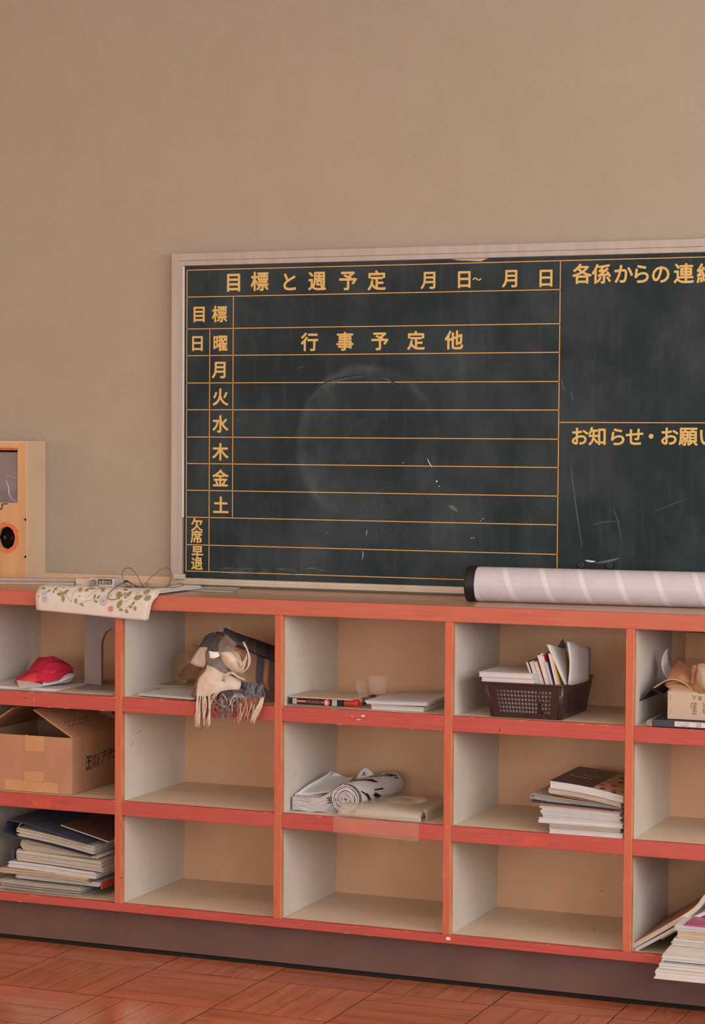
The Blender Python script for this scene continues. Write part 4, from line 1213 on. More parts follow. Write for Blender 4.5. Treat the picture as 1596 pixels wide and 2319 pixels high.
def m_plaid2():
    q = NT('scarf_dark_plaid_wool')
    co = q.n('ShaderNodeTexCoord'); sp = q.n('ShaderNodeSeparateXYZ'); q.l(co.outputs['UV'], sp.inputs[0])
    a = q.ramp(sp.outputs[1], [(0, (84, 82, 92)), (.30, (74, 66, 70)), (.46, (96, 76, 68)), (.50, (66, 58, 62)), (.58, (98, 78, 70)), (.62, (58, 50, 54)), (.78, (40, 36, 42)), (.86, (70, 60, 62))], 'CONSTANT')
    f = q.noise(q.coord(), 90, 4); q.bump(f, .5, .002)
    return q.fin(q.mix(.25, a, q.ramp(f, [(.3, (60, 52, 54)), (.7, (116, 104, 102))])), .95)
plaid2 = m_plaid2()
t = thing('fringed_scarf', 'cream, slate and brown plaid wool scarf with long fringe spilling over the shelf edge', 'scarf', (.31, .12, z))
# bulk of the scarf: long roll running back to the right
patch('rolled_body', [[(508, 1424, .13), (560, 1444, .17), (622, 1468, .22), (660, 1482, .26)],
                      [(505, 1440, .08), (560, 1458, .11), (625, 1488, .16), (660, 1500, .2)],
                      [(515, 1478, .05), (560, 1500, .07), (622, 1520, .11), (660, 1530, .15)],
                      [(530, 1525, .035), (560, 1535, .05), (620, 1545, .09), (655, 1548, .12)],
                      [(545, 1560, .03), (570, 1562, .035), (622, 1566, .06), (650, 1566, .09)]], sc_brown, t, solid=.004).data.materials[0] = plaid
ob = t.children[0] if t.children else None
patch('dark_upper_fold', [[(508, 1423, .12), (540, 1437, .14), (585, 1452, .17), (625, 1466, .20)], [(506, 1434, .06), (538, 1450, .08), (585, 1468, .11), (627, 1485, .15)], [(522, 1452, .035), (545, 1462, .06), (585, 1482, .095), (627, 1500, .135)]], plaid2, t, solid=.005)
# left hood folds
patch('left_fold', [[(470, 1443, .12), (463, 1456, .10), (450, 1470, .09), (431, 1501, .085)], [(480, 1436, .10), (474, 1455, .075), (464, 1480, .065), (445, 1508, .07)], [(488, 1436, .09), (484, 1460, .06), (474, 1490, .055), (462, 1512, .065)]], sc_cream, t, solid=.004)
patch('left_fold_top', [[(466, 1442, .125), (458, 1455, .11), (450, 1470, .10)], [(476, 1436, .105), (469, 1450, .085), (461, 1464, .075)], [(486, 1434, .095), (480, 1450, .07), (474, 1468, .062)]], sc_blue, t, solid=.005)
patch('middle_fold', [[(490, 1432, .10), (477, 1452, .07), (469, 1478, .045), (468, 1505, .035)], [(505, 1434, .08), (492, 1455, .045), (484, 1480, .022), (482, 1508, .015)], [(515, 1440, .08), (508, 1460, .05), (500, 1478, .028), (500, 1512, .010)]], sc_blue, t, solid=.005)
patch('grey_band', [[(467, 1474, .050), (467, 1490, .036), (472, 1508, .028)], [(485, 1482, .018), (487, 1503, .008), (493, 1524, .010)], [(505, 1492, .010), (512, 1508, .002), (520, 1523, .012)]], sc_grey, t, solid=.006)
patch('knot_fold_dark', [[(512, 1436, .055), (500, 1450, .035), (494, 1465, .025), (494, 1478, .02)], [(525, 1450, .03), (517, 1460, .010), (512, 1470, .0), (508, 1480, -.002)], [(536, 1460, .035), (532, 1466, .015), (530, 1474, .004), (528, 1480, .0)]], sc_grey, t, solid=.005)
patch('knot_fold', [[(495, 1476, .02), (500, 1487, .006), (513, 1508, .0), (540, 1527, .010)], [(508, 1477, -.004), (518, 1489, -.014), (528, 1505, -.012), (546, 1525, .008)], [(535, 1476, .006), (541, 1490, -.004), (545, 1505, .0), (552, 1522, .016)]], sc_cream, t, solid=.005)
wl = MB().grid(smooth_grid([[at(*p) for p in r_] for r_ in [[(472, 1474, -.004), (486, 1476, -.006), (494, 1476, -.004)], [(474, 1482, -.008), (486, 1484, -.012), (497, 1484, -.008)], [(474, 1490, -.010), (484, 1491, -.014), (497, 1486, -.010)]]], 3))
wl.build('care_label', MT['whitepaint'], t, smooth=True, solid=.0006)
patch('front_fall', [[(469, 1506, .022), (466, 1518, .005), (452, 1535, -.004), (447, 1552, -.010), (445, 1575, -.012)],
                     [(485, 1512, .006), (484, 1524, -.010), (474, 1540, -.018), (466, 1560, -.018), (466, 1577, -.014)],
                     [(500, 1522, .006), (502, 1532, -.008), (497, 1545, -.016), (492, 1558, -.016), (492, 1568, -.012)],
                     [(520, 1530, .010), (525, 1537, -.002), (522, 1546, -.008), (520, 1556, -.008), (518, 1562, -.006)],
                     [(540, 1540, .020), (545, 1545, .010), (545, 1552, .004), (544, 1558, .002), (542, 1562, .002)]], sc_cream, t, solid=.004)
patch('under_fold', [[(500, 1556, .010), (520, 1556, .005), (545, 1560, .005), (575, 1566, .02)], [(500, 1570, .004), (525, 1572, -.002), (552, 1572, -.002), (592, 1574, .02)], [(505, 1580, .0), (530, 1582, -.004), (560, 1582, -.004), (600, 1582, .02)]], sc_blue, t, solid=.006)
patch('rear_fold', [[(545, 1545, .02), (570, 1552, .02), (600, 1560, .04)], [(552, 1556, .01), (575, 1560, .012), (606, 1570, .04)], [(560, 1568, .012), (580, 1570, .015), (606, 1578, .04)]], sc_blue, t, solid=.008)
fr = {'c': MB(), 'g': MB(), 'b': MB()}
rf = R(77)
def strand(key, pts, r=.0015):
    P_ = spline([at(p[0]+rf.uniform(-2.2, 2.2), p[1]+rf.uniform(-1.5, 1.5), p[2]) for p in pts], 4); n = len(P_); r *= rf.uniform(.6, .95)
    fr[key].tube(P_, [r*(1 if i < n-3 else .75) for i in range(n)], 5)
def hang(key, x, y, x2, y2, Y0_=-.010, n=2, sp=3, r=.0015, kink=4):
    for q in range(n):
        dx = rf.uniform(-sp, sp); a = rf.uniform(-kink, kink)
        strand(key, [(x+dx*.3, y, Y0_), (x+(x2-x)*.3+dx*.5+a, y+(y2-y)*.35, Y0_-.006), (x+(x2-x)*.7+dx, y+(y2-y)*.7, Y0_-.004), (x2+dx*1.3, y2+rf.uniform(-3, 3), Y0_-.002)], r)
# long cream tassels on the left
for x, x2, y2 in ((446, 444, 1648), (449, 449, 1640), (452, 450, 1645), (461, 463, 1636), (464, 464, 1643), (472, 472, 1640), (474, 474, 1644), (478, 468, 1640)):
    hang('c', x, 1570, x2, y2, -.014, 2, 1.5, .0019, 2)
for x, x2, y2 in ((455, 452, 1652), (468, 458, 1650), (456, 458, 1630), (483, 474, 1628), (489, 480, 1622)):
    hang('b', x, 1570, x2, y2, -.010, 2, 2, .0013, 3)
strand('c', [(498, 1565, -.014), (484, 1580, -.02), (476, 1600, -.018), (474, 1640, -.012)], .002)
strand('c', [(492, 1566, -.014), (480, 1582, -.02), (478, 1600, -.018), (470, 1636, -.012)], .002)
# tangled slate and grey in the middle
for i in range(34):
    x = rf.uniform(482, 545); y = rf.uniform(1565, 1590)
    strand(rf.choice('gggcb'), [(x, y, -.006), (x+rf.uniform(-12, 12), y+15, -.022), (x+rf.uniform(-16, 14), y+rf.uniform(22, 34), -.016), (x+rf.uniform(-22, 12), y+rf.uniform(34, 46), -.010)], .0014)
# upper arcs of tassel over the knot
for q in range(4):
    strand('c', [(522+q, 1482+q*3, -.002), (534+q, 1470+q*6, -.012), (548, 1500+q*3, -.014), (560-q*2, 1480+q*6, -.004), (552-q, 1510+q*2, -.012), (540, 1524, -.006)], .0015)
for q in range(5):
    strand('b', [(501+q*2, 1442+q*2, .01), (512+q*3, 1455+q*2, -.008), (525+q*3, 1466+q, -.014), (536+q*3, 1470+q*4, -.012), (550-q, 1490+q*3, -.008)], .0014)
for q in range(4):
    strand('c', [(551, 1454+q, .0), (560+q, 1475, -.012), (563+q, 1500, -.014), (556, 1515+q, -.012), (543, 1523, -.006)], .0014)
for q in range(5):
    strand('c', [(503+q, 1540+q, -.016), (510, 1526+q*2, -.028), (524, 1522+q, -.028), (540, 1532+q, -.020), (554, 1538+q, -.006)], .0015)
# burst below the centre
for q in range(22):
    a = rf.uniform(0, 2*pi); L_ = rf.uniform(14, 26)
    x, y = 541, 1579
    strand('c' if q % 2 else 'g', [(x, y, -.020), (x+cos(a)*L_*.5, y+sin(a)*L_*.25-3, -.030), (x+cos(a)*L_, y+abs(sin(a))*L_*.6, -.020)], .0014)
# slate ends to the right
for q in range(26):
    x = rf.uniform(560, 600); y = rf.uniform(1552, 1568)
    strand('g', [(x, y, .0), (x+rf.uniform(-8, 8), y-8, -.012), (x+rf.uniform(-14, 4), y+10, -.014), (x+rf.uniform(-16, 4), y+24, -.012)], .0014)
# brown fringe with pale tips, right of the middle
for q in range(44):
    x = 538+q*1.25+rf.uniform(-1, 1)
    hang('b' if q % 4 else 'c', x+8, 1578+rf.uniform(-4, 4), x-7+rf.uniform(-3, 3), 1622+rf.uniform(0, 14) if q > 8 else 1640, -.012, 1, 2, .0013, 3)
for q in range(9):
    hang('c', 598-q*.8, 1580, 574-q, 1640-q, -.018, 1, 1, .0016, 2)
for q in range(8):
    hang('g', 505+q*3, 1590, 500+q*3, 1632, -.012, 1, 2, .0014, 4)
for q in range(5):
    strand('b', [(466-q, 1512, .03), (456-q, 1530, .015), (444, 1550, .005), (432+q*3, 1573, .015), (440+q*2, 1580, .02)], .0015)
for k, m_, nm in (('c', sc_cream, 'cream_fringe'), ('g', mat('slate_fringe', (136, 134, 138), (96, 96, 104), 200, rough=.95), 'slate_fringe'), ('b', mat('brown_fringe', (166, 112, 84), (142, 92, 70), 90, rough=.95), 'brown_fringe')):
    o = fr[k].build(nm, m_, t, smooth=True); o['kind'] = 'stuff'

# ---------------------------------------------------------------- column 2, top: pen case and drawing pads
t = thing('marker_pen_case', 'flat clear case of colour markers with a black label strip, left of the sketch pad', 'pen case', (.58, .12, z))
mx0, mx1, my0, my1 = .488, .672, .030, .185
MB().box(mx0, mx1+.008, my0, my1, z+.0005, z+.0035).build('case_tray', MT['film2'], t, bevel=.001)
MB().box(mx0, mx1-.010, my0+.001, my1, z+.0205, z+.0235).build('printed_card', mat('printed_card_cover', (196, 178, 156), (180, 162, 142), 30), t)
cols = [(38, 34, 40), (206, 44, 74), (226, 160, 70), (40, 84, 70), (104, 112, 124), (196, 112, 64), (120, 60, 90), (70, 74, 90)]
for k in range(8):
    yy = my0+.011+k*.0192
    c_ = cols[k]
    pen = MB().cyl((mx0+.004, yy, z+.0118), (mx1-.032, yy, z+.0118), .0078, 14).build('marker_barrel', MT['black'], t, smooth=False)
    capm = mat('marker_cap_%d' % k, (176, 60, 44) if k == 0 else c_, rough=.35)
    mb = MB(); mb.cyl((mx1-.032, yy, z+.0118), (mx1-.002, yy, z+.0118), .0088, 16)
    for q in range(6): mb.tube([(mx1-.028+q*.004, yy+.0092*cos(a), z+.0118+.0092*sin(a)) for a in [w_*pi/6 for w_ in range(13)]], .0006, 4)
    mb.build('marker_cap', capm, pen)
# red cap end of the front pen
MB().cyl((mx1-.004, my0+.011, z+.0118), (mx1+.006, my0+.011, z+.0118), .0098, 14, r2=.0085).build('red_cap_end', mat('red_cap', (198, 36, 62), rough=.35), t)
yl_ = my0-.0006
lab = MB().box(mx0+.0015, mx1-.034, yl_, yl_+.0006, z+.0042, z+.0200).build('label_strip', MT['ink'], t)
yq = yl_-.0002
text_on('ROCKET', (mx0+.050, yq, z+.0092), (1, 0, 0), (0, 0, 1), .0105, mat('label_red', (214, 84, 84), rough=.5), 'label_lettering', lab, .02, .62) if False else None
text_on('PROCKEY', (mx0+.0500, yq, z+.0085), (1, 0, 0), (0, 0, 1), .0096, mat('label_red', (220, 92, 92), rough=.5), 'label_lettering', lab, .0, .66)
mb = MB(); mb.prism([(mx0+.025+.003*(-1)**0*0, yq, z+.0100), (mx0+.047, yq, z+.0100), (mx0+.0485, yq, z+.0122), (mx0+.047, yq, z+.0144), (mx0+.025, yq, z+.0144), (mx0+.0235, yq, z+.0122)], (0, .0001, 0)); mb.build('label_badge', mat('label_pink', (222, 120, 112), rough=.5), lab)
mb = MB(); c_ = (mx0+.106, z+.0118); mb.add([(c_[0], yq, c_[1])]+[(c_[0]+.0083*cos(k*pi/12), yq, c_[1]+.0083*sin(k*pi/12)) for k in range(24)], [(0, 1+k, 1+(k+1) % 24) for k in range(24)]); mb.build('label_disc', mat('label_coral', (222, 92, 92), rough=.5), lab)
text_on('8', (c_[0]-.0036, yq-.0003, c_[1]-.0046), (1, 0, 0), (0, 0, 1), .0130, MT['whitepaint'], 'label_number', lab, .02)
mb = MB()
for k in range(5):
    mb.box(mx0+.0115+k*.0026, mx0+.0127+k*.0026, yq-.0001, yq, z+.0050, z+.0192); mb.box(mx0+.1215+k*.0028, mx0+.1228+k*.0028, yq-.0001, yq, z+.0046, z+.0196)
mb.box(mx0+.0915, mx0+.0975, yq-.0001, yq, z+.0112, z+.0122)
mb.build('label_bars', MT['whitepaint'], lab)['kind'] = 'stuff'
mb = MB()
P_ = [[(mx1-.006+.004*sin(v*1.2), .060+u*.012, z+.006+v*.0145+.003*sin(u)) for v in range(5)] for u in range(6)]
mb.grid(smooth_grid(P_, 2)); 
mb.build('case_flap', MT['film'], t, smooth=True, solid=.0005)
P_ = [[(.690+.026*cos(a)*(.8+.05*v), .14+.02*sin(a), z+.024+.012*v) for a in [k*pi/5 for k in range(7)]] for v in range(5)]
MB().grid(smooth_grid(P_, 2)).build('curled_film', MT['film'], t, smooth=True, solid=.0004)

bundle('paper_tray', 'shallow white tray under the sketch pad, right of the marker case', 'tray', .712, .852, .045, .25, z, .0120, 2, MT['sheet'], 51, .001, taper=-.004)
bundle('sketch_pad', 'white sketch pad with curling pages right of the marker case', 'sketch pad', .700, .868, .030, .27, z+.0126, .0110, 6, MT['paperw'], 52, .003, bend=lambda u, v: .006*(1-v)*u*0+.004*v*u+.003*u*u, cover=(None, MT['sheet']))

# ---------------------------------------------------------------- column 2, middle: rolled papers and plastic bag
z2 = S2T+.0004
t = thing('rolled_practice_papers', 'rolled stack of white brush-writing practice sheets in the third compartment', 'paper roll', (.58, .2, z2))
dirv = Vector((.022, .250, .004))
fr0 = Vector((.6365, .068, z2+.0385)); RR = .0375
# outer hull: flat pile on the left wrapping up and around the roll
def hull(scale=1.0, n=26):
    pts = []
    for k in range(n+1):
        a = -pi*.62+(2*pi*.80)*k/n
        pts.append((RR*scale*1.10*cos(a), RR*scale*sin(a)))
    return pts
outl = [(-.150, -.028), (-.150, -.010), (-.145, -.001), (-.120, -.004), (-.09, -.006), (-.065, .003), (-.042, .018), (-.024, .031), (.0, .0378), (.020, .033), (.036, .018), (.041, .0), (.036, -.018), (.018, -.032), (-.005, -.0372), (-.05, -.0380), (-.10, -.0376), (-.140, -.0370)]
rings = []
for k in range(7):
    u = k/6
    base = fr0+dirv*u
    rings.append([base+Vector((x*(1-.10*u)+(.012*u if x < -.05 else 0), .0 if x > -.06 else -.012*(1-u), zz*(1-.06*u)+.0008*sin(9*x*50+u*7))) for x, zz in outl]+[])
for r_ in rings: r_.append(r_[0].copy())
mb = MB(); mb.grid(smooth_grid(rings, 2, 3))
mb.build('sheet_hull', MT['sheet'], t, smooth=True)
cap_ = smooth_grid(rings, 2, 3)
for idx, nm in ((0, 'front_edge'), (-1, 'rear_edge')):
    ring = cap_[idx][:-1]; c_ = Vector((.6185, ring[0].y, z2+.036))
    MB().add([c_]+ring, [(0, i+1, (i+1) % len(ring)+1) for i in range(len(ring))]).build(nm, mat('grey_sheet_gaps', (110, 102, 102), (72, 66, 70), 260, (1, 1, 3), .8, .3), t)
mb = MB(); rr = R(61)
N = 300; pts = []
for k in range(N):                       # wound spiral of sheet edges
    a = k*2*pi/34; rad = max(.002, .003+.0325*k/N+.0011*sin(a*1.37)*k/N+.0007*sin(a*2.9+1))
    pts.append(fr0+Vector((rad*1.10*cos(a)+.002*sin(3*a)*0, -.0115-.0008*sin(a*2.3), rad*sin(a)+.0006*sin(5*a))))
mb.tube(pts, .0014, 5)
for j in range(15):                      # edges of the flat pile flowing into the roll
    f = j/14
    p = []
    for k in range(14):
        u = k/13; x = -.147+u*(.128+.01*f)
        lo = -.0365; hi = -.003 if x < -.07 else -.003+(x+.07)*.62
        zz = lo+(hi-lo)*f+.0007*sin(k*1.1)+.0005*sin(k*.9+j*.25)+rr.uniform(-.0003, .0003)
        p.append(fr0+Vector((x, -.0130+.012*max(0, (x+.06)/.06)-.001*rr.random(), zz)))
    mb.tube(spline(p, 2), rr.uniform(.0009, .0013), 5)
mb.build('sheet_edges', MT['paperw'], t)['kind'] = 'stuff'
# upstanding loose sheet behind the left part
P_ = [[at(668, 1798, .072), at(700, 1778, .14), at(742, 1752, .22), at(752, 1748, .23)], [at(690, 1800, .09), at(715, 1782, .17), at(752, 1756, .245), at(765, 1752, .25)], [at(740, 1795, .13), at(755, 1780, .18), at(775, 1764, .23), at(785, 1760, .245)], [at(775, 1785, .15), at(785, 1775, .18), at(795, 1765, .22), at(800, 1758, .24)]]
MB().grid(smooth_grid(P_, 3)).build('top_sheet', MT['sheet'], t, smooth=True, solid=.0012)
P_ = [[at(667, 1800, .070), at(700, 1776, .13), at(738, 1755, .20), at(750, 1745, .22)], [at(668, 1806, .072), at(702, 1784, .13), at(742, 1762, .21), at(754, 1752, .24)]]
MB().grid(smooth_grid(P_, 3)).build('side_sheet', MT['sheet'], t, smooth=True, solid=.001)
mb = MB(); mb.prism([at(805, 1765, .26), at(815, 1748, .26), at(826, 1738, .26), at(836, 1743, .26), at(848, 1756, .26)], (0, .001, 0)); mb.build('rear_corner', MT['sheet'], t)
text_on('メ', at(818, 1757, .2595), (1, 0, .1), (0, 0, 1), .014, MT['ink'], 'brush_mark', t, .03)
# brush strokes on the outer sheet (flat ink shapes hugging the roll)
def on_roll(a, u):
    base = fr0+dirv*u; s_ = 1-.10*u
    return base+Vector(((RR*1.10*s_+.0022)*cos(a), 0, (RR*s_*(1-.0*u)+.0020)*sin(a)))
mb = MB()
def ink(a0, u0, a1, u1, w0, w1, n=8):
    L_ = []; w0 *= .55; w1 *= .55
    for i in range(n+1):
        f = i/n; a = a0+(a1-a0)*f; u = u0+(u1-u0)*f; w_ = w0+(w1-w0)*f+.02*sin(f*9)*w0
        da, du = (a1-a0), (u1-u0)*2.5; m_ = math.hypot(da, du) or 1
        L_.append((on_roll(a-du/m_*w_, u+da/m_*w_/2.5), on_roll(a+du/m_*w_, u-da/m_*w_/2.5)))
    for (p, q), (p2, q2) in zip(L_[:-1], L_[1:]): mb.add([p, p2, q2, q], [(0, 1, 2, 3)])
ink(1.9, .10, 1.05, .42, .05, .22); ink(1.0, .40, .80, .46, .20, .05); ink(2.2, .02, 1.9, .16, .16, .10); ink(2.0, .30, 1.2, .66, .03, .06)
ink(.3, .10, -.35, .20, .10, .14); ink(.1, .28, -.30, .42, .18, .22); ink(.35, .30, .25, .50, .08, .10); ink(1.5, .50, .9, .85, .05, .12); ink(1.3, .78, .8, .92, .1, .1)
ink(-.25, .03, -.5, .25, .08, .10); ink(.55, .02, .1, .12, .05, .07); ink(.75, .86, .6, .92, .07, .07); ink(1.9, .55, 1.5, .75, .06, .10)
mb.build('brush_strokes', MT['ink'], t)['kind'] = 'stuff'

t = thing('plastic_bag', 'cloudy clear plastic bag hanging over the shelf edge beside the rolled papers', 'plastic bag', (.76, .1, z2))
def wob(seed, a=.002):
    r_ = R(seed); return lambda: r_.uniform(-a, a)
wv = wob(71)
P_ = []
for i in range(8):
    u = i/7; x = .632+u*.230
    row = []
    for (yy, zz) in ((.265, .024), (.18, .033), (.10, .036), (.045, .036), (.012, .030), (.002, .014), (.000, .0035)):
        row.append((x-(.02*u)*0+.020*max(0, (yy-.05))*-1.5*(1-u)+wv(), yy+(.02*(1-u)**2 if yy < .03 else 0)+wv(), z2+zz*(.80+.20*sin(pi*min(1, u*1.1)))+wv()*.6))
    P_.append(row)
MB().grid(smooth_grid(P_, 2)).build('bag_top', MT['film2'], t, smooth=True, solid=.0008)
P_ = [[(.6285+.232*i/7+wv()*.8, y_, z2+zz+wv()*.4) for y_, zz in ((.05, .0012), (.002, .0014), (-.0032, -.001), (-.0045, -.018), (-.0042, -.0385-.006*(i/7)))] for i in range(8)]
MB().grid(smooth_grid(P_, 2)).build('hanging_flap', mat('clear_film_flap', (236, 206, 180), (226, 190, 166), 20, rough=.2, alpha=.12, spec=.8), t, smooth=True, solid=.0006)
P_ = [[(.866+.004*sin(j)+wv(), .02+.23*i/5, z2+.002+.0075*j) for j in range(5)] for i in range(6)]
MB().grid(smooth_grid(P_, 2)).build('bag_side', MT['film2'], t, smooth=True, solid=.0006)
mb = MB(); c_ = Vector((.770, .150, z2+.0325)); k_ = 36
for a_, b_, z0_ in ((.052, .014, 0), ):
    vi = [c_+Vector((b_*cos(2*pi*i/k_), b_*sin(2*pi*i/k_), 0)) for i in range(k_)]; vo = [c_+Vector((a_*cos(2*pi*i/k_), a_*sin(2*pi*i/k_), 0)) for i in range(k_)]
    dn = Vector((0, 0, -.0015))
    mb.add(vi+vo+[p+dn for p in vi]+[p+dn for p in vo], [(i, (i+1) % k_, k_+(i+1) % k_, k_+i) for i in range(k_)]+[(k_+i, k_+(i+1) % k_, 3*k_+(i+1) % k_, 3*k_+i) for i in range(k_)])
tag(mb.build('paper_disc', mat('cream_disc_card', (226, 216, 198), (216, 205, 186), 20), None, loc=c_), 'cream ring-shaped disc with a central hole inside the cloudy plastic bag', 'disc')
bundle('card_pack', 'pack of pale cards inside the cloudy plastic bag on the middle shelf', 'cards', .668, .838, .05, .25, z2+.0024, .012, 5, MT['paper'], 72, .003)

# ---------------------------------------------------------------- column 3, top: basket with books
t = thing('plastic_basket', 'dark brown perforated plastic basket holding books and papers', 'basket', (1.12, .14, z))
bt = (1.0185, 1.2285, .010, .272); bb = (1.032, 1.2165, .030, .256); zb_, zt2 = z+.0008, z+.0865
def bpt(side, u, v):
    "point of a basket side, u along it, v up"
    x0_, x1_, y0_, y1_ = [b+(t_-b)*v for b, t_ in zip(bb, bt)]
    zz = zb_+(zt2-zb_)*v
    # rounded vertical corners
    c_ = .012
    if side == 0: return Vector((x0_+c_+(x1_-x0_-2*c_)*u, y0_, zz))
    if side == 1: return Vector((x1_, y0_+c_+(y1_-y0_-2*c_)*u, zz))
    if side == 2: return Vector((x1_-c_-(x1_-x0_-2*c_)*u, y1_, zz))
    return Vector((x0_, y1_-c_-(y1_-y0_-2*c_)*u, zz))
def lattice(side, nh, nv, u0, u1, v0, v1):
    mb = MB(); us = [0]; vs_ = [0]
    pu = (u1-u0)/nh; pv = (v1-v0)/nv
    for k in range(nh): us += [u0+k*pu+pu*.17, u0+k*pu+pu*.83]
    us.append(1)
    for k in range(nv): vs_ += [v0+k*pv+pv*.17, v0+k*pv+pv*.83]
    vs_.append(1)
    g = [[bpt(side, a, b) for b in vs_] for a in us]
    for i in range(len(us)-1):
        for j in range(len(vs_)-1):
            if i % 2 == 1 and j % 2 == 1: continue
            mb.add([g[i][j], g[i+1][j], g[i+1][j+1], g[i][j+1]], [(0, 1, 2, 3)])
    return mb
for s_, nm, nh in ((0, 'front_side', 16), (1, 'right_side', 22), (2, 'back_side', 16), (3, 'left_side', 22)):
    o = lattice(s_, nh, 6, .10, .90, .13, .83).build(nm, MT['brownpl'], t, solid=.0016)
for s_ in range(4):
    P_ = []
    for k in range(7):
        a = k/6*pi/2; row = []
        for v in (0, 1):
            A_ = bpt(s_, 1, v); B_ = bpt((s_+1) % 4, 0, v)
            dA = (bpt(s_, 1, v)-bpt(s_, 0, v)).normalized(); dB = (bpt((s_+1) % 4, 1, v)-bpt((s_+1) % 4, 0, v)).normalized()
            cen = A_+dB*.012
            row.append(cen+dA*.012*sin(a)-dB*.012*cos(a))
        P_.append(row)
    MB().grid(P_).build('basket_corner', MT['brownpl'], t, smooth=True, solid=.0016)
MB().box(bb[0]+.004, bb[1]-.004, bb[2]+.004, bb[3]-.004, zb_, zb_+.002).build('basket_base', MT['brownpl'], t)
def rimpath(off, zz):
    pts = []
    for s_ in range(4):
        pts += [bpt(s_, 0, 1), bpt(s_, .5, 1), bpt(s_, 1, 1)]
        A_ = bpt(s_, 1, 1); dA = (bpt(s_, 1, 1)-bpt(s_, 0, 1)).normalized(); dB = (bpt((s_+1) % 4, 1, 1)-bpt((s_+1) % 4, 0, 1)).normalized(); cen = A_+dB*.012
        pts += [cen+dA*.012*sin(a)-dB*.012*cos(a) for a in (pi/8, pi/4, 3*pi/8)]
    pts.append(pts[0])
    c_ = Vector((1.1235, .141, 0))
    return [p+Vector(((p-c_).x, (p-c_).y, 0)).normalized()*off+Vector((0, 0, zz)) for p in pts]
MB().tube(rimpath(.0015, 0), .0026, 8, cap=False).build('basket_rim', MT['brownpl'], t, smooth=True)
mb = MB()
for x in (1.036, 1.2195): mb.box(x-.0012, x+.0012, .0095, .0125, z+.062, z+.086)
mb.build('corner_rib', MT['black'], t)
GB = 'books in the brown basket'
bundle('paperback_book', 'white paperback with pale red lettering lying topmost at the left end of the basket', 'book', 1.010, 1.146, .012, .215, z+.1000, .0125, 8, MT['paperw'], 81, .0006, slope=(.0, 0), group=GB, cover=(MT['sheet'], mat('white_cover_pink', (208, 202, 200), (204, 190, 188), 14, rough=.4)))
bundle('paperback_book', 'white paperback lying directly under the topmost one at the left end of the basket', 'book', 1.016, 1.150, .014, .21, z+.0885, .0110, 7, MT['paperw'], 82, .0006, group=GB, cover=(MT['sheet'], MT['sheet']))
def standing(name, label, cat, xb_, lean, thick, y0_, y1_, zb2, h, mpage, mcov, group=GB, wedge=0, seed=0):
    """book standing in the basket leaning left: page edge towards the viewer"""
    t_ = thing(name, label, cat, (xb_, (y0_+y1_)/2, zb2), group)
    ax_ = Vector((-sin(lean), 0, cos(lean))); tx = Vector((cos(lean), 0, sin(lean)))
    base = Vector((xb_, y0_, zb2)); dy = Vector((0, y1_-y0_, 0)); c_ = .0009
    def slab(a, b, hh, inset, m_, nm):
        p = [base+tx*a+Vector((0, inset, 0)), base+tx*b+Vector((0, inset, 0))]
        q = dy-Vector((0, 2*inset, 0))
        mb = MB().hexa([p[0], p[1], p[1]+q, p[0]+q], [p[0]+ax_*hh, p[1]+ax_*hh, p[1]+ax_*hh+q, p[0]+ax_*hh+q])
        return mb.build(nm, m_, t_)
    slab(c_, thick-c_, h-.002, .0012, mpage, 'pages'); slab(0, c_, h, 0, mcov[0], 'back_cover'); slab(thick-c_, thick, h, 0, mcov[1], 'front_cover')
    return t_
redc = mat('red_book_cover', (186, 52, 46), rough=.4); purp = mat('purple_book_cover', (106, 90, 128), rough=.5); yelc = mat('yellow_cover', (224, 190, 120), rough=.5)
zb3 = z+.006
bundle('paper_block', 'white paper block filling the basket beneath the two flat paperbacks', 'paper', 1.040, 1.150, .040, .23, z+.004, .083, 20, MT['paperw'], 83, .002, group=GB)
standing('slim_book', 'thin cream book leaning at the left end of the upright row in the basket', 'book', 1.172, .36, .0060, .036, .16, zb3, .142, MT['paper'], (MT['sheetc'], MT['navyd']))
standing('slim_book', 'white paperback second from the left of the upright row in the basket', 'book', 1.179, .345, .0085, .036, .16, zb3, .142, MT['paper'], (MT['sheet'], MT['sheet']))
standing('slim_book', 'cream paperback third from the left of the upright row in the basket', 'book', 1.188, .33, .0090, .038, .165, zb3, .142, MT['paper'], (MT['sheet'], MT['kraft']))
standing('slim_book', 'white book with a red cover in the upright row of the basket', 'book', 1.1975, .305, .0110, .036, .17, zb3, .159, MT['paperw'], (redc, MT['sheet']))
standing('slim_book', 'small red and white book next to the red-covered one in the basket', 'book', 1.2062, .295, .0060, .040, .17, zb3, .157, MT['paperw'], (redc, redc))
standing('slim_book', 'white book with a purple edge in the middle right of the basket row', 'book', 1.2102, .285, .0050, .036, .165, zb3+.004, .136, MT['paperw'], (MT['sheet'], purp))
t = standing('white_paperback', 'white book with a yellow edge leaning right in the basket row', 'book', 1.2105, .25, .0075, .038, .17, zb3+.030, .130, MT['paperw'], (MT['sheet'], yelc))
t = thing('printed_booklet', 'tall white booklet showing a printed text page, leaning in the basket', 'booklet', (1.20, .06, zb3+.06), GB)
P0, P1, P2, P3 = at(1244, 1460, .045), at(1280, 1470, .13), at(1290, 1548, .13), at(1284, 1551, .045)
MB().hexa([P3, P2, P2+Vector((-.007, 0, 0)), P3+Vector((-.007, 0, 0))], [P0, P1, P1+Vector((-.007, 0, 0)), P0+Vector((-.007, 0, 0))]).build('pages', MT['paperw'], t)
mb = MB()
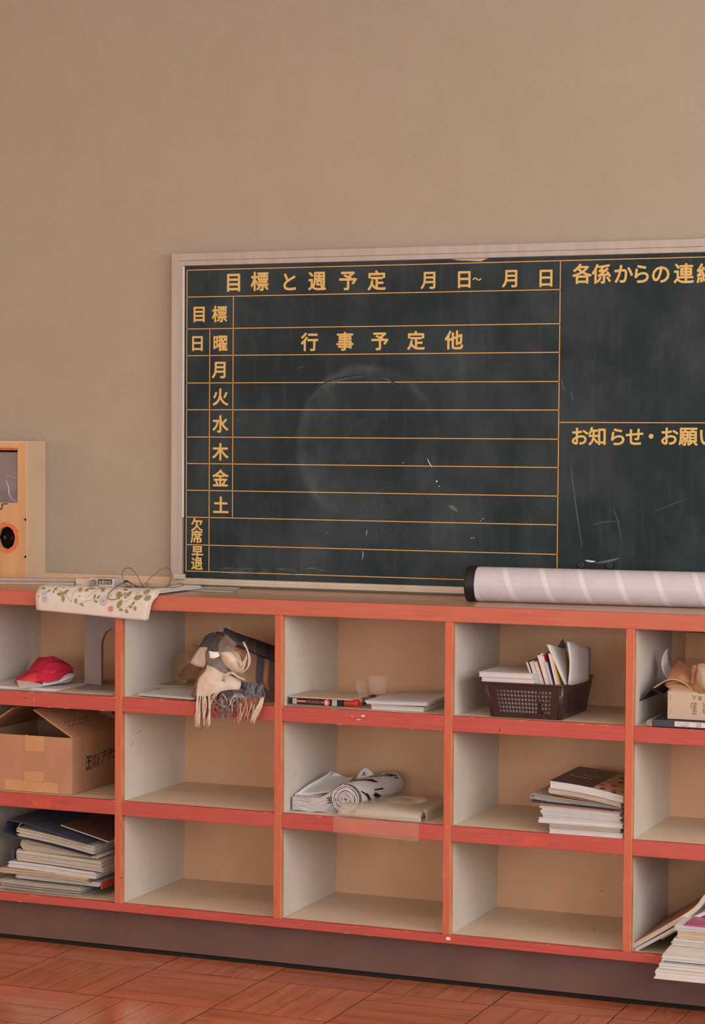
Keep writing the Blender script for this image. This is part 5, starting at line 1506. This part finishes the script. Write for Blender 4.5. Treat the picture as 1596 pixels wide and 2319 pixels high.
for q in range(11):
    f = .46+q*.042
    a = P0.lerp(P3, f); b = P1.lerp(P2, f)
    a2 = a.lerp(b, .25 if q else .35)+Vector((.0004, -.0006, 0)); b2 = a.lerp(b, .95)+Vector((.0004, -.0006, 0)); dn = (P3-P0).normalized()*.0012
    mb.add([a2, b2, b2+dn, a2+dn], [(0, 1, 2, 3)])
mb.build('text_lines', MT['ink'], t)['kind'] = 'stuff'
t = thing('loose_sheet', 'large curved white sheet standing at the right end of the basket', 'paper', (1.21, .12, zb3+.06), GB)
MB().grid(smooth_grid([[at(1284, 1453, .04), at(1290, 1500, .038), at(1286, 1552, .036)], [at(1300, 1456, .09), at(1304, 1500, .09), at(1302, 1550, .085)], [at(1320, 1462, .16), at(1321, 1500, .16), at(1320, 1545, .155)], [at(1336, 1467, .22), at(1336, 1500, .22), at(1334, 1540, .215)]], 3)).build('sheet', MT['sheet'], t, smooth=True, solid=.0012)
t = MB().prism([at(1262, 1466, .17), at(1273, 1447, .17), at(1281, 1462, .17), at(1284, 1500, .17), at(1258, 1500, .17)], (0, .003, 0)).build('black_folder', MT['black'], None, loc=at(1273, 1500, .17))
tag(t, 'black pointed folder corner rising behind the books in the basket', 'folder', GB)

# ---------------------------------------------------------------- column 3, middle: pile with the song book
GS = 'books piled at the right of the fourth compartment'
def sb(label, x0, x1, z0, th_, n, m, seed, sl=0, cover=None, y0=.012, y1=.27, name='magazine', cat='magazine', rot=0, jit=.0015, bend=None, coverth=.0012, nx=8):
    return bundle(name, label, cat, x0, x1, y0, y1, z0, th_, n, m, seed, jit, (sl, 0), bend, GS, rot, cover, coverth=coverth, nx=nx)
grn = m_pages('bluish_page_edges', (206, 208, 206), (176, 180, 180))
sb('white magazine at the very bottom of the song book pile', 1.196, 1.380, z2, .0115, 6, MT['paperw'], 91, y0=.008, cover=(MT['sheet'], MT['sheet']))
sb('grey-edged booklet second from the bottom of the song book pile', 1.194, 1.372, z2+.0120, .0105, 5, MT['paperg'], 92, y0=.012)
sb('thick white magazine third from the bottom of the song book pile', 1.166, 1.378, z2+.0230, .0125, 6, MT['paperw'], 93, y0=.014, cover=(MT['sheet'], MT['sheet']))
for k in range(5):
    nm = ['lowest', 'second lowest', 'middle', 'second highest', 'highest'][k]
    sb('thin pale blue-edged booklet, %s of the five alike in the song book pile' % nm, 1.170+[.006, .003, -.001, .002, -.003][k], 1.370+[.002, 0, .004, -.002, 0][k], z2+.0358+k*.0058, .0054, 4, grn, 94+k, y0=.018, sl=-.01)
sb('thin tan brochure with small print on its edge in the song book pile', 1.168, 1.372, z2+.0650, .0040, 2, MT['kraft'], 100, sl=-.035, cover=(None, MT['kraft']), y0=.016)
sb('dark blue folder sticking out left in the song book pile', 1.142, 1.364, z2+.0700, .0045, 2, MT['navyd'], 101, sl=-.05, y0=.03, cover=(MT['navy'], MT['navyd']))
sb('grey envelope with folded sheets resting on the dark blue folder', 1.140, 1.362, z2+.0760, .0125, 6, MT['paperg'], 102, sl=-.085, y0=.045, jit=.008)
sb('brown book beneath the cream one in the song book pile', 1.184, 1.372, z2+.0890, .0040, 2, MT['kraft'], 103, sl=-.12, y0=.05, y1=.25)
sb('cream paperback directly under the song book', 1.184, 1.366, z2+.0935, .0130, 8, MT['paper'], 104, sl=-.13, bend=lambda u, v: .004*sin(pi*(1-u)), y0=.038, name='book', cat='book')
t, ps = sb('song book with black cover band and coloured shapes topping its pile', 1.190, 1.374, z2+.1075, .0185, 14, MT['paperw'], 105, sl=-.135, bend=lambda u, v: .004*sin(pi*(1-u)), y0=.030, y1=.285, name='song_book', cat='book', cover=(MT['sheet'], None), jit=.0003, coverth=.001)
tb = z2+.1075+.0186
def cov(x0_, x1_, y0_, y1_, m_, nm, h=.0002, n=6):
    mb = MB(); g = [[ps(x0_+(x1_-x0_)*i/n, yy, tb+h) for yy in (y0_, y1_)] for i in range(n+1)]
    mb.grid(g); return mb.build(nm, m_, t)
bkc = mat('black_song_cover', (58, 48, 52), (50, 42, 47), 30, rough=.35); tnc = mat('tan_song_cover', (190, 162, 126), (182, 152, 116), 30, rough=.4)
cov(1.189, 1.297, .029, .286, bkc, 'black_cover_band'); cov(1.297, 1.375, .029, .286, tnc, 'tan_cover_band')
cc = {'r': mat('print_red', (206, 64, 62)), 'd': mat('print_dark', (70, 62, 66)), 'y': mat('print_yellow', (206, 158, 60)), 'g': mat('print_green', (120, 126, 74)), 'b': mat('print_blue', (72, 82, 98))}
for k, (x_, y_, q, s_) in enumerate(((1.306, .085, 'r', .016), (1.330, .11, 'r', .018), (1.356, .10, 'y', .024), (1.318, .045, 'b', .016), (1.345, .06, 'r', .015), (1.366, .065, 'g', .018), (1.352, .145, 'd', .016), (1.330, .17, 'd', .014), (1.362, .185, 'r', .014), (1.340, .205, 'b', .016), (1.320, .225, 'g', .016), (1.365, .235, 'd', .014), (1.350, .035, 'd', .014), (1.312, .14, 'y', .014))):
    mb = MB(); rr = R(k+5); n = 5 if k % 2 else 4
    pts = [(x_+s_*.62*cos(2*pi*i/n+k)*rr.uniform(.7, 1.1), y_+s_*.95*sin(2*pi*i/n+k)*rr.uniform(.7, 1.1)) for i in range(n)]
    mb.add([ps(min(max(a, 1.298), 1.374), b, tb+.0006) for a, b in pts], [tuple(range(n))]); mb.build('cover_shape', cc[q], t)
def cover_text(s, x0_, y0_, sz, m_, nm):
    # writing runs along x, glyph height towards the back
    mb = MB(); x = x0_
    for ch_ in s:
        for V, F in glyph(ch_, .03):
            mb.add([ps(x+v[0]*sz*.95, y0_+v[1]*sz*1.5, tb+.0007) for v in V], F)
        x += sz*(.62 if ch_ not in 'fl' else .40)
    return mb.build(nm, m_, t)
cover_text('J', 1.222, .160, .024, cc['r'], 'title_lettering'); cover_text('oyful', 1.2345, .160, .0205, tnc, 'title_lettering')
cover_text('S', 1.208, .126, .024, cc['y'], 'title_lettering'); cover_text('ongs', 1.2215, .126, .0205, tnc, 'title_lettering')

# ---------------------------------------------------------------- column 4, top: odds and ends
t = thing('black_case', 'flat dark document case with white label strip under the paper box at the right', 'case', (1.53, .08, z))
tipx = 1.432
mb = MB(); mb.box(1.449, 1.80, .004, .24, z+.0004, z+.0185); mb.build('case_body', mat('dark_slate_plastic', (58, 58, 70), (50, 50, 62), 20, rough=.35), t, bevel=.0025)
mb = MB(); mb.prism([(1.4495, .004, z+.0004), (1.4495, .004, z+.0195), (1.436, .010, z+.015), (tipx, .012, z+.009), (1.436, .010, z+.0024)], (0, .20, 0)); mb.build('clear_edge', MT['film2'], t, bevel=.001)
lb = MB().box(1.505, 1.80, .0022, .0042, z+.0045, z+.0165).build('label_strip', MT['sheet'], t)
text_on('1718', (1.556, .0018, z+.0105), (1, 0, 0), (0, 0, 1), .0058, MT['ink'], 'label_digits', lb); text_on('1876', (1.556, .0018, z+.0055), (1, 0, 0), (0, 0, 1), .0058, MT['ink'], 'label_digits', lb)
text_on('NHI 0083', (1.512, .0018, z+.0100), (1, 0, 0), (0, 0, 1), .0060, mat('faint_pink_print', (206, 160, 150)), 'label_digits', lb) if False else None
text_on('0800 0800', (1.510, .0018, z+.0102), (1, 0, 0), (0, 0, 1), .0058, mat('faint_pink_print', (206, 160, 150)), 'label_digits', lb); text_on('272008 0', (1.519, .0018, z+.0055), (1, 0, 0), (0, 0, 1), .0040, MT['ink'], 'label_digits', lb)
t = bundle('knitted_pad', 'folded pink-and-cream woven pad squeezed behind the paper box', 'pad', 1.478, 1.60, .06, .20, z+.020, .020, 5, mat('woven_pink', (214, 176, 152), (182, 132, 116), 160, rough=.9, bump=.4), 111, .004, slope=(.05, 0))[0]
t = thing('paper_box', 'beige cardboard box front with upside-down handwritten characters at the right edge of the top shelf', 'box', (1.55, .06, z+.019))
zx = z+.0200
mb = MB(); ca = mat('beige_card', (186, 170, 150), (178, 161, 141), 6, rough=.7)
mb.box(1.4835, 1.84, .018, .021, zx, zx+.064); mb.build('box_front', ca, t, bevel=.0006)
mb = MB(); mb.hexa([(1.4835, .021, zx), (1.4865, .021, zx), (1.4865, .23, zx), (1.4835, .23, zx)], [(1.4835, .021, zx+.064), (1.4865, .021, zx+.064), (1.4865, .23, zx+.062), (1.4835, .23, zx+.062)]); mb.build('box_side', ca, t)
MB().box(1.4866, 1.84, .0211, .23, zx, zx+.002).box(1.4866, 1.84, .228, .230, zx+.002, zx+.062).box(1.838, 1.84, .0211, .228, zx+.002, zx+.062).build('box_shell', ca, t)
P_ = [[(1.4805+.002*v, .021, zx+.012*v) for v in range(6)], [(1.4815+.002*v, .035, zx+.0125*v) for v in range(6)]]
mb = MB(); mb.grid(smooth_grid([[(1.4815, .0195, zx+.064), (1.4825, .03, zx+.068), (1.486, .045, zx+.074)], [(1.510, .0195, zx+.0645), (1.510, .03, zx+.069), (1.510, .045, zx+.071)], [(1.555, .0195, zx+.064), (1.555, .03, zx+.065), (1.555, .045, zx+.066)]], 3)); mb.build('box_flap', ca, t, smooth=True, solid=.0015)
for zz in (zx+.012, zx+.046): MB().box(1.4905, 1.4917, .0172, .0181, zz, zz+.011).build('staple', MT['kraftd'], t)
glyphs([('入', 1.556, zx+.050, .016), ('本', 1.569, zx+.049, .014), ('0', 1.5805, zx+.049, .016), ('い', 1.556, zx+.031, .022), ('花', 1.5795, zx+.024, .020), ('1', 1.592, zx+.049, .016), ('紙', 1.5795, zx+.037, .014)], .02, .0175, mat('brown_handwriting', (116, 76, 56)), 'written_character', t, .004) if False else None
def up_char(ch_, xc, zc_, sz, m_):
    mb = MB()
    for V, F in glyph(ch_, 0): mb.add([(xc-(v[0]-.5)*sz, .0175, zc_-(v[1]-.38)*sz) for v in V], F)
    mb.build('written_character', m_, t)
hw = mat('brown_handwriting', (110, 72, 54))
for ch_, xc, dz, sz in (('人', 1.548, .054, .013), ('本', 1.562, .053, .013), ('0', 1.574, .0525, .015), ('1', 1.588, .0525, .015), ('お', 1.547, .034, .020), ('花', 1.549, .020, .014), ('弐', 1.574, .037, .012), ('枚', 1.574, .023, .013)):
    up_char(ch_, xc, zx+dz, sz, hw)
t = bundle('papers_on_box', 'curled white and yellow sheets draped under the crumpled brown paper', 'paper', 1.445, 1.62, .035, .20, zx+.066, .004, 4, MT['sheet'], 112, .004, bend=lambda u, v: .030*sin(pi*min(1, u*1.6+.02))*1.0-.018*u, nx=14, cover=(None, mat('yellow_backing', (214, 160, 92), rough=.6)))[0]
t = thing('crumpled_brown_paper', 'crumpled brown wrapping paper heaped on the paper box at the right edge', 'wrapping paper', (1.55, .08, zx+.09))
kb = MT['kraftd']
patch('raised_fold', [[(1505, 1552, .05), (1512, 1530, .08), (1524, 1508, .13), (1536, 1490, .18)], [(1530, 1546, .045), (1530, 1528, .07), (1538, 1512, .11), (1548, 1500, .16)], [(1545, 1547, .05), (1546, 1530, .06), (1550, 1518, .09), (1556, 1508, .13)], [(1558, 1551, .055), (1562, 1540, .06), (1566, 1530, .08), (1568, 1520, .10)]], kb, t, solid=.0016)
patch('lower_fold', [[(1506, 1553, .048), (1520, 1547, .05), (1540, 1548, .045), (1560, 1552, .05)], [(1518, 1562, .040), (1535, 1560, .035), (1555, 1562, .03), (1575, 1566, .035)], [(1525, 1566, .035), (1550, 1570, .03), (1570, 1577, .025), (1596, 1590, .03)]], kb, t, solid=.0016)
patch('edge_fold', [[(1566, 1510, .05), (1566, 1530, .048), (1564, 1550, .05)], [(1572, 1506, .04), (1572, 1530, .05), (1570, 1550, .052)], [(1581, 1512, .035), (1577, 1530, .055), (1574, 1552, .055)]], kb, t, solid=.0014)
patch('right_fold', [[(1576, 1506, .05), (1580, 1512, .03), (1576, 1540, .03), (1590, 1562, .025), (1600, 1570, .025)], [(1588, 1500, .06), (1592, 1520, .02), (1592, 1545, .015), (1600, 1560, .015), (1612, 1570, .02)], [(1610, 1505, .08), (1615, 1525, .03), (1615, 1550, .02), (1618, 1565, .02), (1622, 1575, .02)]], MT['pale_kraft'], t, solid=.0014)
t = thing('standing_card', 'upright kraft cardboard sheet standing at the back of the right-hand top compartment', 'cardboard', (1.60, .29, z))
MB().box(1.4615, 1.83, .285, .289, z+.001, .891).build('card_sheet', MT['kraft'], t, bevel=.0006)
MB().box(1.4620, 1.83, .2835, .2848, z+.02, .828).build('front_layer', mat('kraft_card_dark', (172, 116, 88), (162, 108, 82), 8, rough=.7), t)
t = thing('curled_white_sheet', 'curled white paper sheet standing up at the left of the right-hand top compartment', 'paper', (1.50, .22, z+.05))
patch('sheet', [[(1511, 1469, .17), (1503, 1480, .16), (1498, 1497, .15), (1499, 1515, .14), (1506, 1530, .13), (1515, 1540, .12)], [(1512, 1470, .175), (1511, 1484, .18), (1513, 1497, .19), (1517, 1505, .20), (1520, 1515, .20), (1522, 1535, .18)]], MT['sheet'], t, solid=.001)
t = thing('leaning_black_folder', 'dark folder with a pale edge propped open between divider and paper box', 'folder', (1.46, .1, z+.06))
mb = MB(); a, b = at(1449, 1586, .05), at(1472, 1561, .05)
mb.hexa([a, a+Vector((.0012, 0, -.002)), a+Vector((.0012, .16, -.002)), a+Vector((0, .16, 0))], [b, b+Vector((.0012, 0, -.002)), b+Vector((.0012, .16, -.002)), b+Vector((0, .16, 0))]); mb.build('folder_side', MT['navyd'], t)
mb = MB(); a2 = at(1500, 1570, .05)
mb.hexa([b, b+Vector((0, 0, -.0015)), b+Vector((0, .16, -.0015)), b+Vector((0, .16, 0))], [a2, a2+Vector((0, 0, -.0015)), a2+Vector((0, .16, -.0015)), a2+Vector((0, .16, 0))]); mb.build('folder_top', MT['ink'], t)

# ---------------------------------------------------------------- column 4, bottom: overflowing magazines
GM = 'magazines spilling from the lower right compartment'
def big(label, x0, x1, y0, y1, z0, th_, n, m, seed, droop, cover=None, jit=.003, name='magazine', cat='magazine'):
    return bundle(name, label, cat, x0, x1, y0, y1, z0, th_, n, m, seed, jit, (0, 0), lambda u, v: -droop*max(0, (.55-v)/.55)**2-.004*u*u*(1-v), GM, 0, cover, nx=10)
# leaves bend towards the viewer, so the sheets are long in y and drop past the shelf edge
def drape(label, x0, x1, yf, z_top0, th_, n, m, seed, sag, name='magazine', shift=0):
    "block resting on the shelf whose front part overhangs and sags"
    t_ = thing(name, label, 'magazine', ((x0+x1)/2, .05, z_top0), GM)
    rr = R(seed); mb = MB()
    ys = [yf+(.27-yf)*k/14 for k in range(15)]
    for k in range(n):
        za, zb_ = z_top0+th_*k/n, z_top0+th_*(k+1)/n-.00012
        a, b, c_ = rr.uniform(-.002, .002), rr.uniform(-.002, .002), rr.uniform(-.003, .002)
        rows = []
        for i, y_ in enumerate(ys):
            y2_ = y_+(c_ if i == 0 else 0)
            q = max(0, (.0-y_)/(.0-yf)) if yf < 0 else 0
            dz = -sag*q*q; sh = -shift*q*q
            rows.append([(x0+a+sh, y2_, za+dz), (x1+b, y2_, za+dz-.0), (x1+b, y2_, zb_+dz), (x0+a+sh, y2_, zb_+dz)])
        vs = [p for r_ in rows for p in r_]; fs = []
        for i in range(len(ys)-1):
            for j in range(4):
                fs.append((i*4+j, i*4+(j+1) % 4, (i+1)*4+(j+1) % 4, (i+1)*4+j))
        fs += [(0, 3, 2, 1), tuple(4*(len(ys)-1)+j for j in range(4))]
        mb.add(vs, fs)
    o = mb.build('pages', m, t_)
    if n > 3: o['kind'] = 'stuff'
    return t_
mag_w = m_pages('glossy_page_edges', (208, 206, 205), (186, 182, 178), rough=.5)
drape('large white magazine sagging lowest over the shelf edge', 1.515, 1.78, -.150, z3, .020, 5, mag_w, 121, .020, shift=.012)
drape('large white magazine just above the lowest sagging one', 1.520, 1.79, -.140, z3+.0206, .010, 4, mag_w, 122, .0174, shift=.010)
drape('large white magazine with a dark line along its edge, third from the bottom', 1.522, 1.80, -.130, z3+.0312, .016, 5, mag_w, 123, .0150, shift=.006)
drape('cream-edged book fourth from the bottom of the spilling pile', 1.522, 1.77, -.070, z3+.0478, .008, 4, MT['paper'], 124, .004)
drape('white booklet fifth from the bottom of the spilling pile', 1.526, 1.77, -.068, z3+.0562, .0058, 3, MT['paperw'], 125, .004)
drape('thick cream paperback in the middle of the spilling pile', 1.535, 1.78, -.062, z3+.0624, .018, 12, MT['papert'], 126, .003)
dl = [o for o in bpy.data.objects if o.get('label', '').startswith('large white magazine with a dark line')][0]
MB().box(1.520, 1.80, -.1338, -.1292, z3+.0312-.015+.0022, z3+.0312-.015+.0040).build('dark_edge_line', MT['navy'], dl)
t_ = drape('white paperback with a magenta cover near the top of the spilling pile', 1.528, 1.78, -.060, z3+.0808, .012, 9, MT['paperw'], 127, .003)
MB().box(1.551, 1.78, -.0607, .27, z3+.0932-.003, z3+.0945).build('magenta_cover', mat('magenta_cover', (176, 84, 122), (150, 66, 108), 18, rough=.4), t_)
MB().box(1.545, 1.80, -.1306-.0, -.1296, z3+.0312+.0022-.018, z3+.0312+.0045-.018).build('dark_edge_line', MT['navy'], t_) if False else None
# leaning magazines
def lean(label, pts_bot, thv, y0_, y1_, mp, mc, seed, name='leaning_magazine'):
    t_ = thing(name, label, 'magazine', (1.45, .1, z3), GM)
    P_ = spline([Vector((x, y0_, zz)) for x, zz in pts_bot], 4)
    n = 5
    for k, (m_, nm, f0, f1) in enumerate(((mp, 'pages', .0, .90), (mc, 'front_cover', .92, 1.0))):
        mb = MB(); vs = []; 
        for i, p in enumerate(P_):
            tdir = (P_[min(i+1, len(P_)-1)]-P_[max(i-1, 0)]).normalized(); nn = Vector((-tdir.z, 0, tdir.x))
            a = p+nn*thv*f0; b = p+nn*thv*f1; d_ = Vector((0, y1_-y0_, 0))
            vs += [a, b, b+d_, a+d_]
        fs = [(i*4+j, i*4+(j+1) % 4, (i+1)*4+(j+1) % 4, (i+1)*4+j) for i in range(len(P_)-1) for j in range(4)]+[(0, 3, 2, 1), tuple(4*(len(P_)-1)+j for j in range(4))]
        mb.add(vs, fs); mb.build(nm, m_, t_)
    return t_
def m_cover():
    q = NT('colourful_cover'); n = q.noise(q.coord('Object', (1, 1, 1)), 6, 2)
    c = q.ramp(n, [(.3, (150, 120, 50)), (.42, (96, 116, 62)), (.55, (186, 92, 60)), (.66, (120, 84, 110)), (.8, (196, 166, 90))])
    return q.fin(c, .35)
def line_pts(pxs, Y):
    return [(at(a, b, Y).x, at(a, b, Y).z) for a, b in pxs]
lean('colourful-covered magazine leaning from the divider onto the spilling pile', line_pts([(1436, 2147), (1500, 2111), (1560, 2076), (1585, 2056), (1600, 2036), (1625, 2010)], .030), .0115, .030, .34, m_pages('leaning_pages', (208, 196, 180), (186, 174, 160), 1500), m_cover(), 131)
lean('white magazine leaning directly beneath the colourful-covered one', line_pts([(1440, 2155), (1500, 2123), (1560, 2089), (1600, 2071), (1640, 2057)], .028), .0080, .028, .25, mag_w, MT['sheet'], 132)
lean('short tan booklet wedged beneath the leaning magazines', line_pts([(1498, 2128), (1525, 2113), (1550, 2100)], .04), .006, .04, .2, MT['papert'], MT['kraft'], 133, 'tan_booklet')
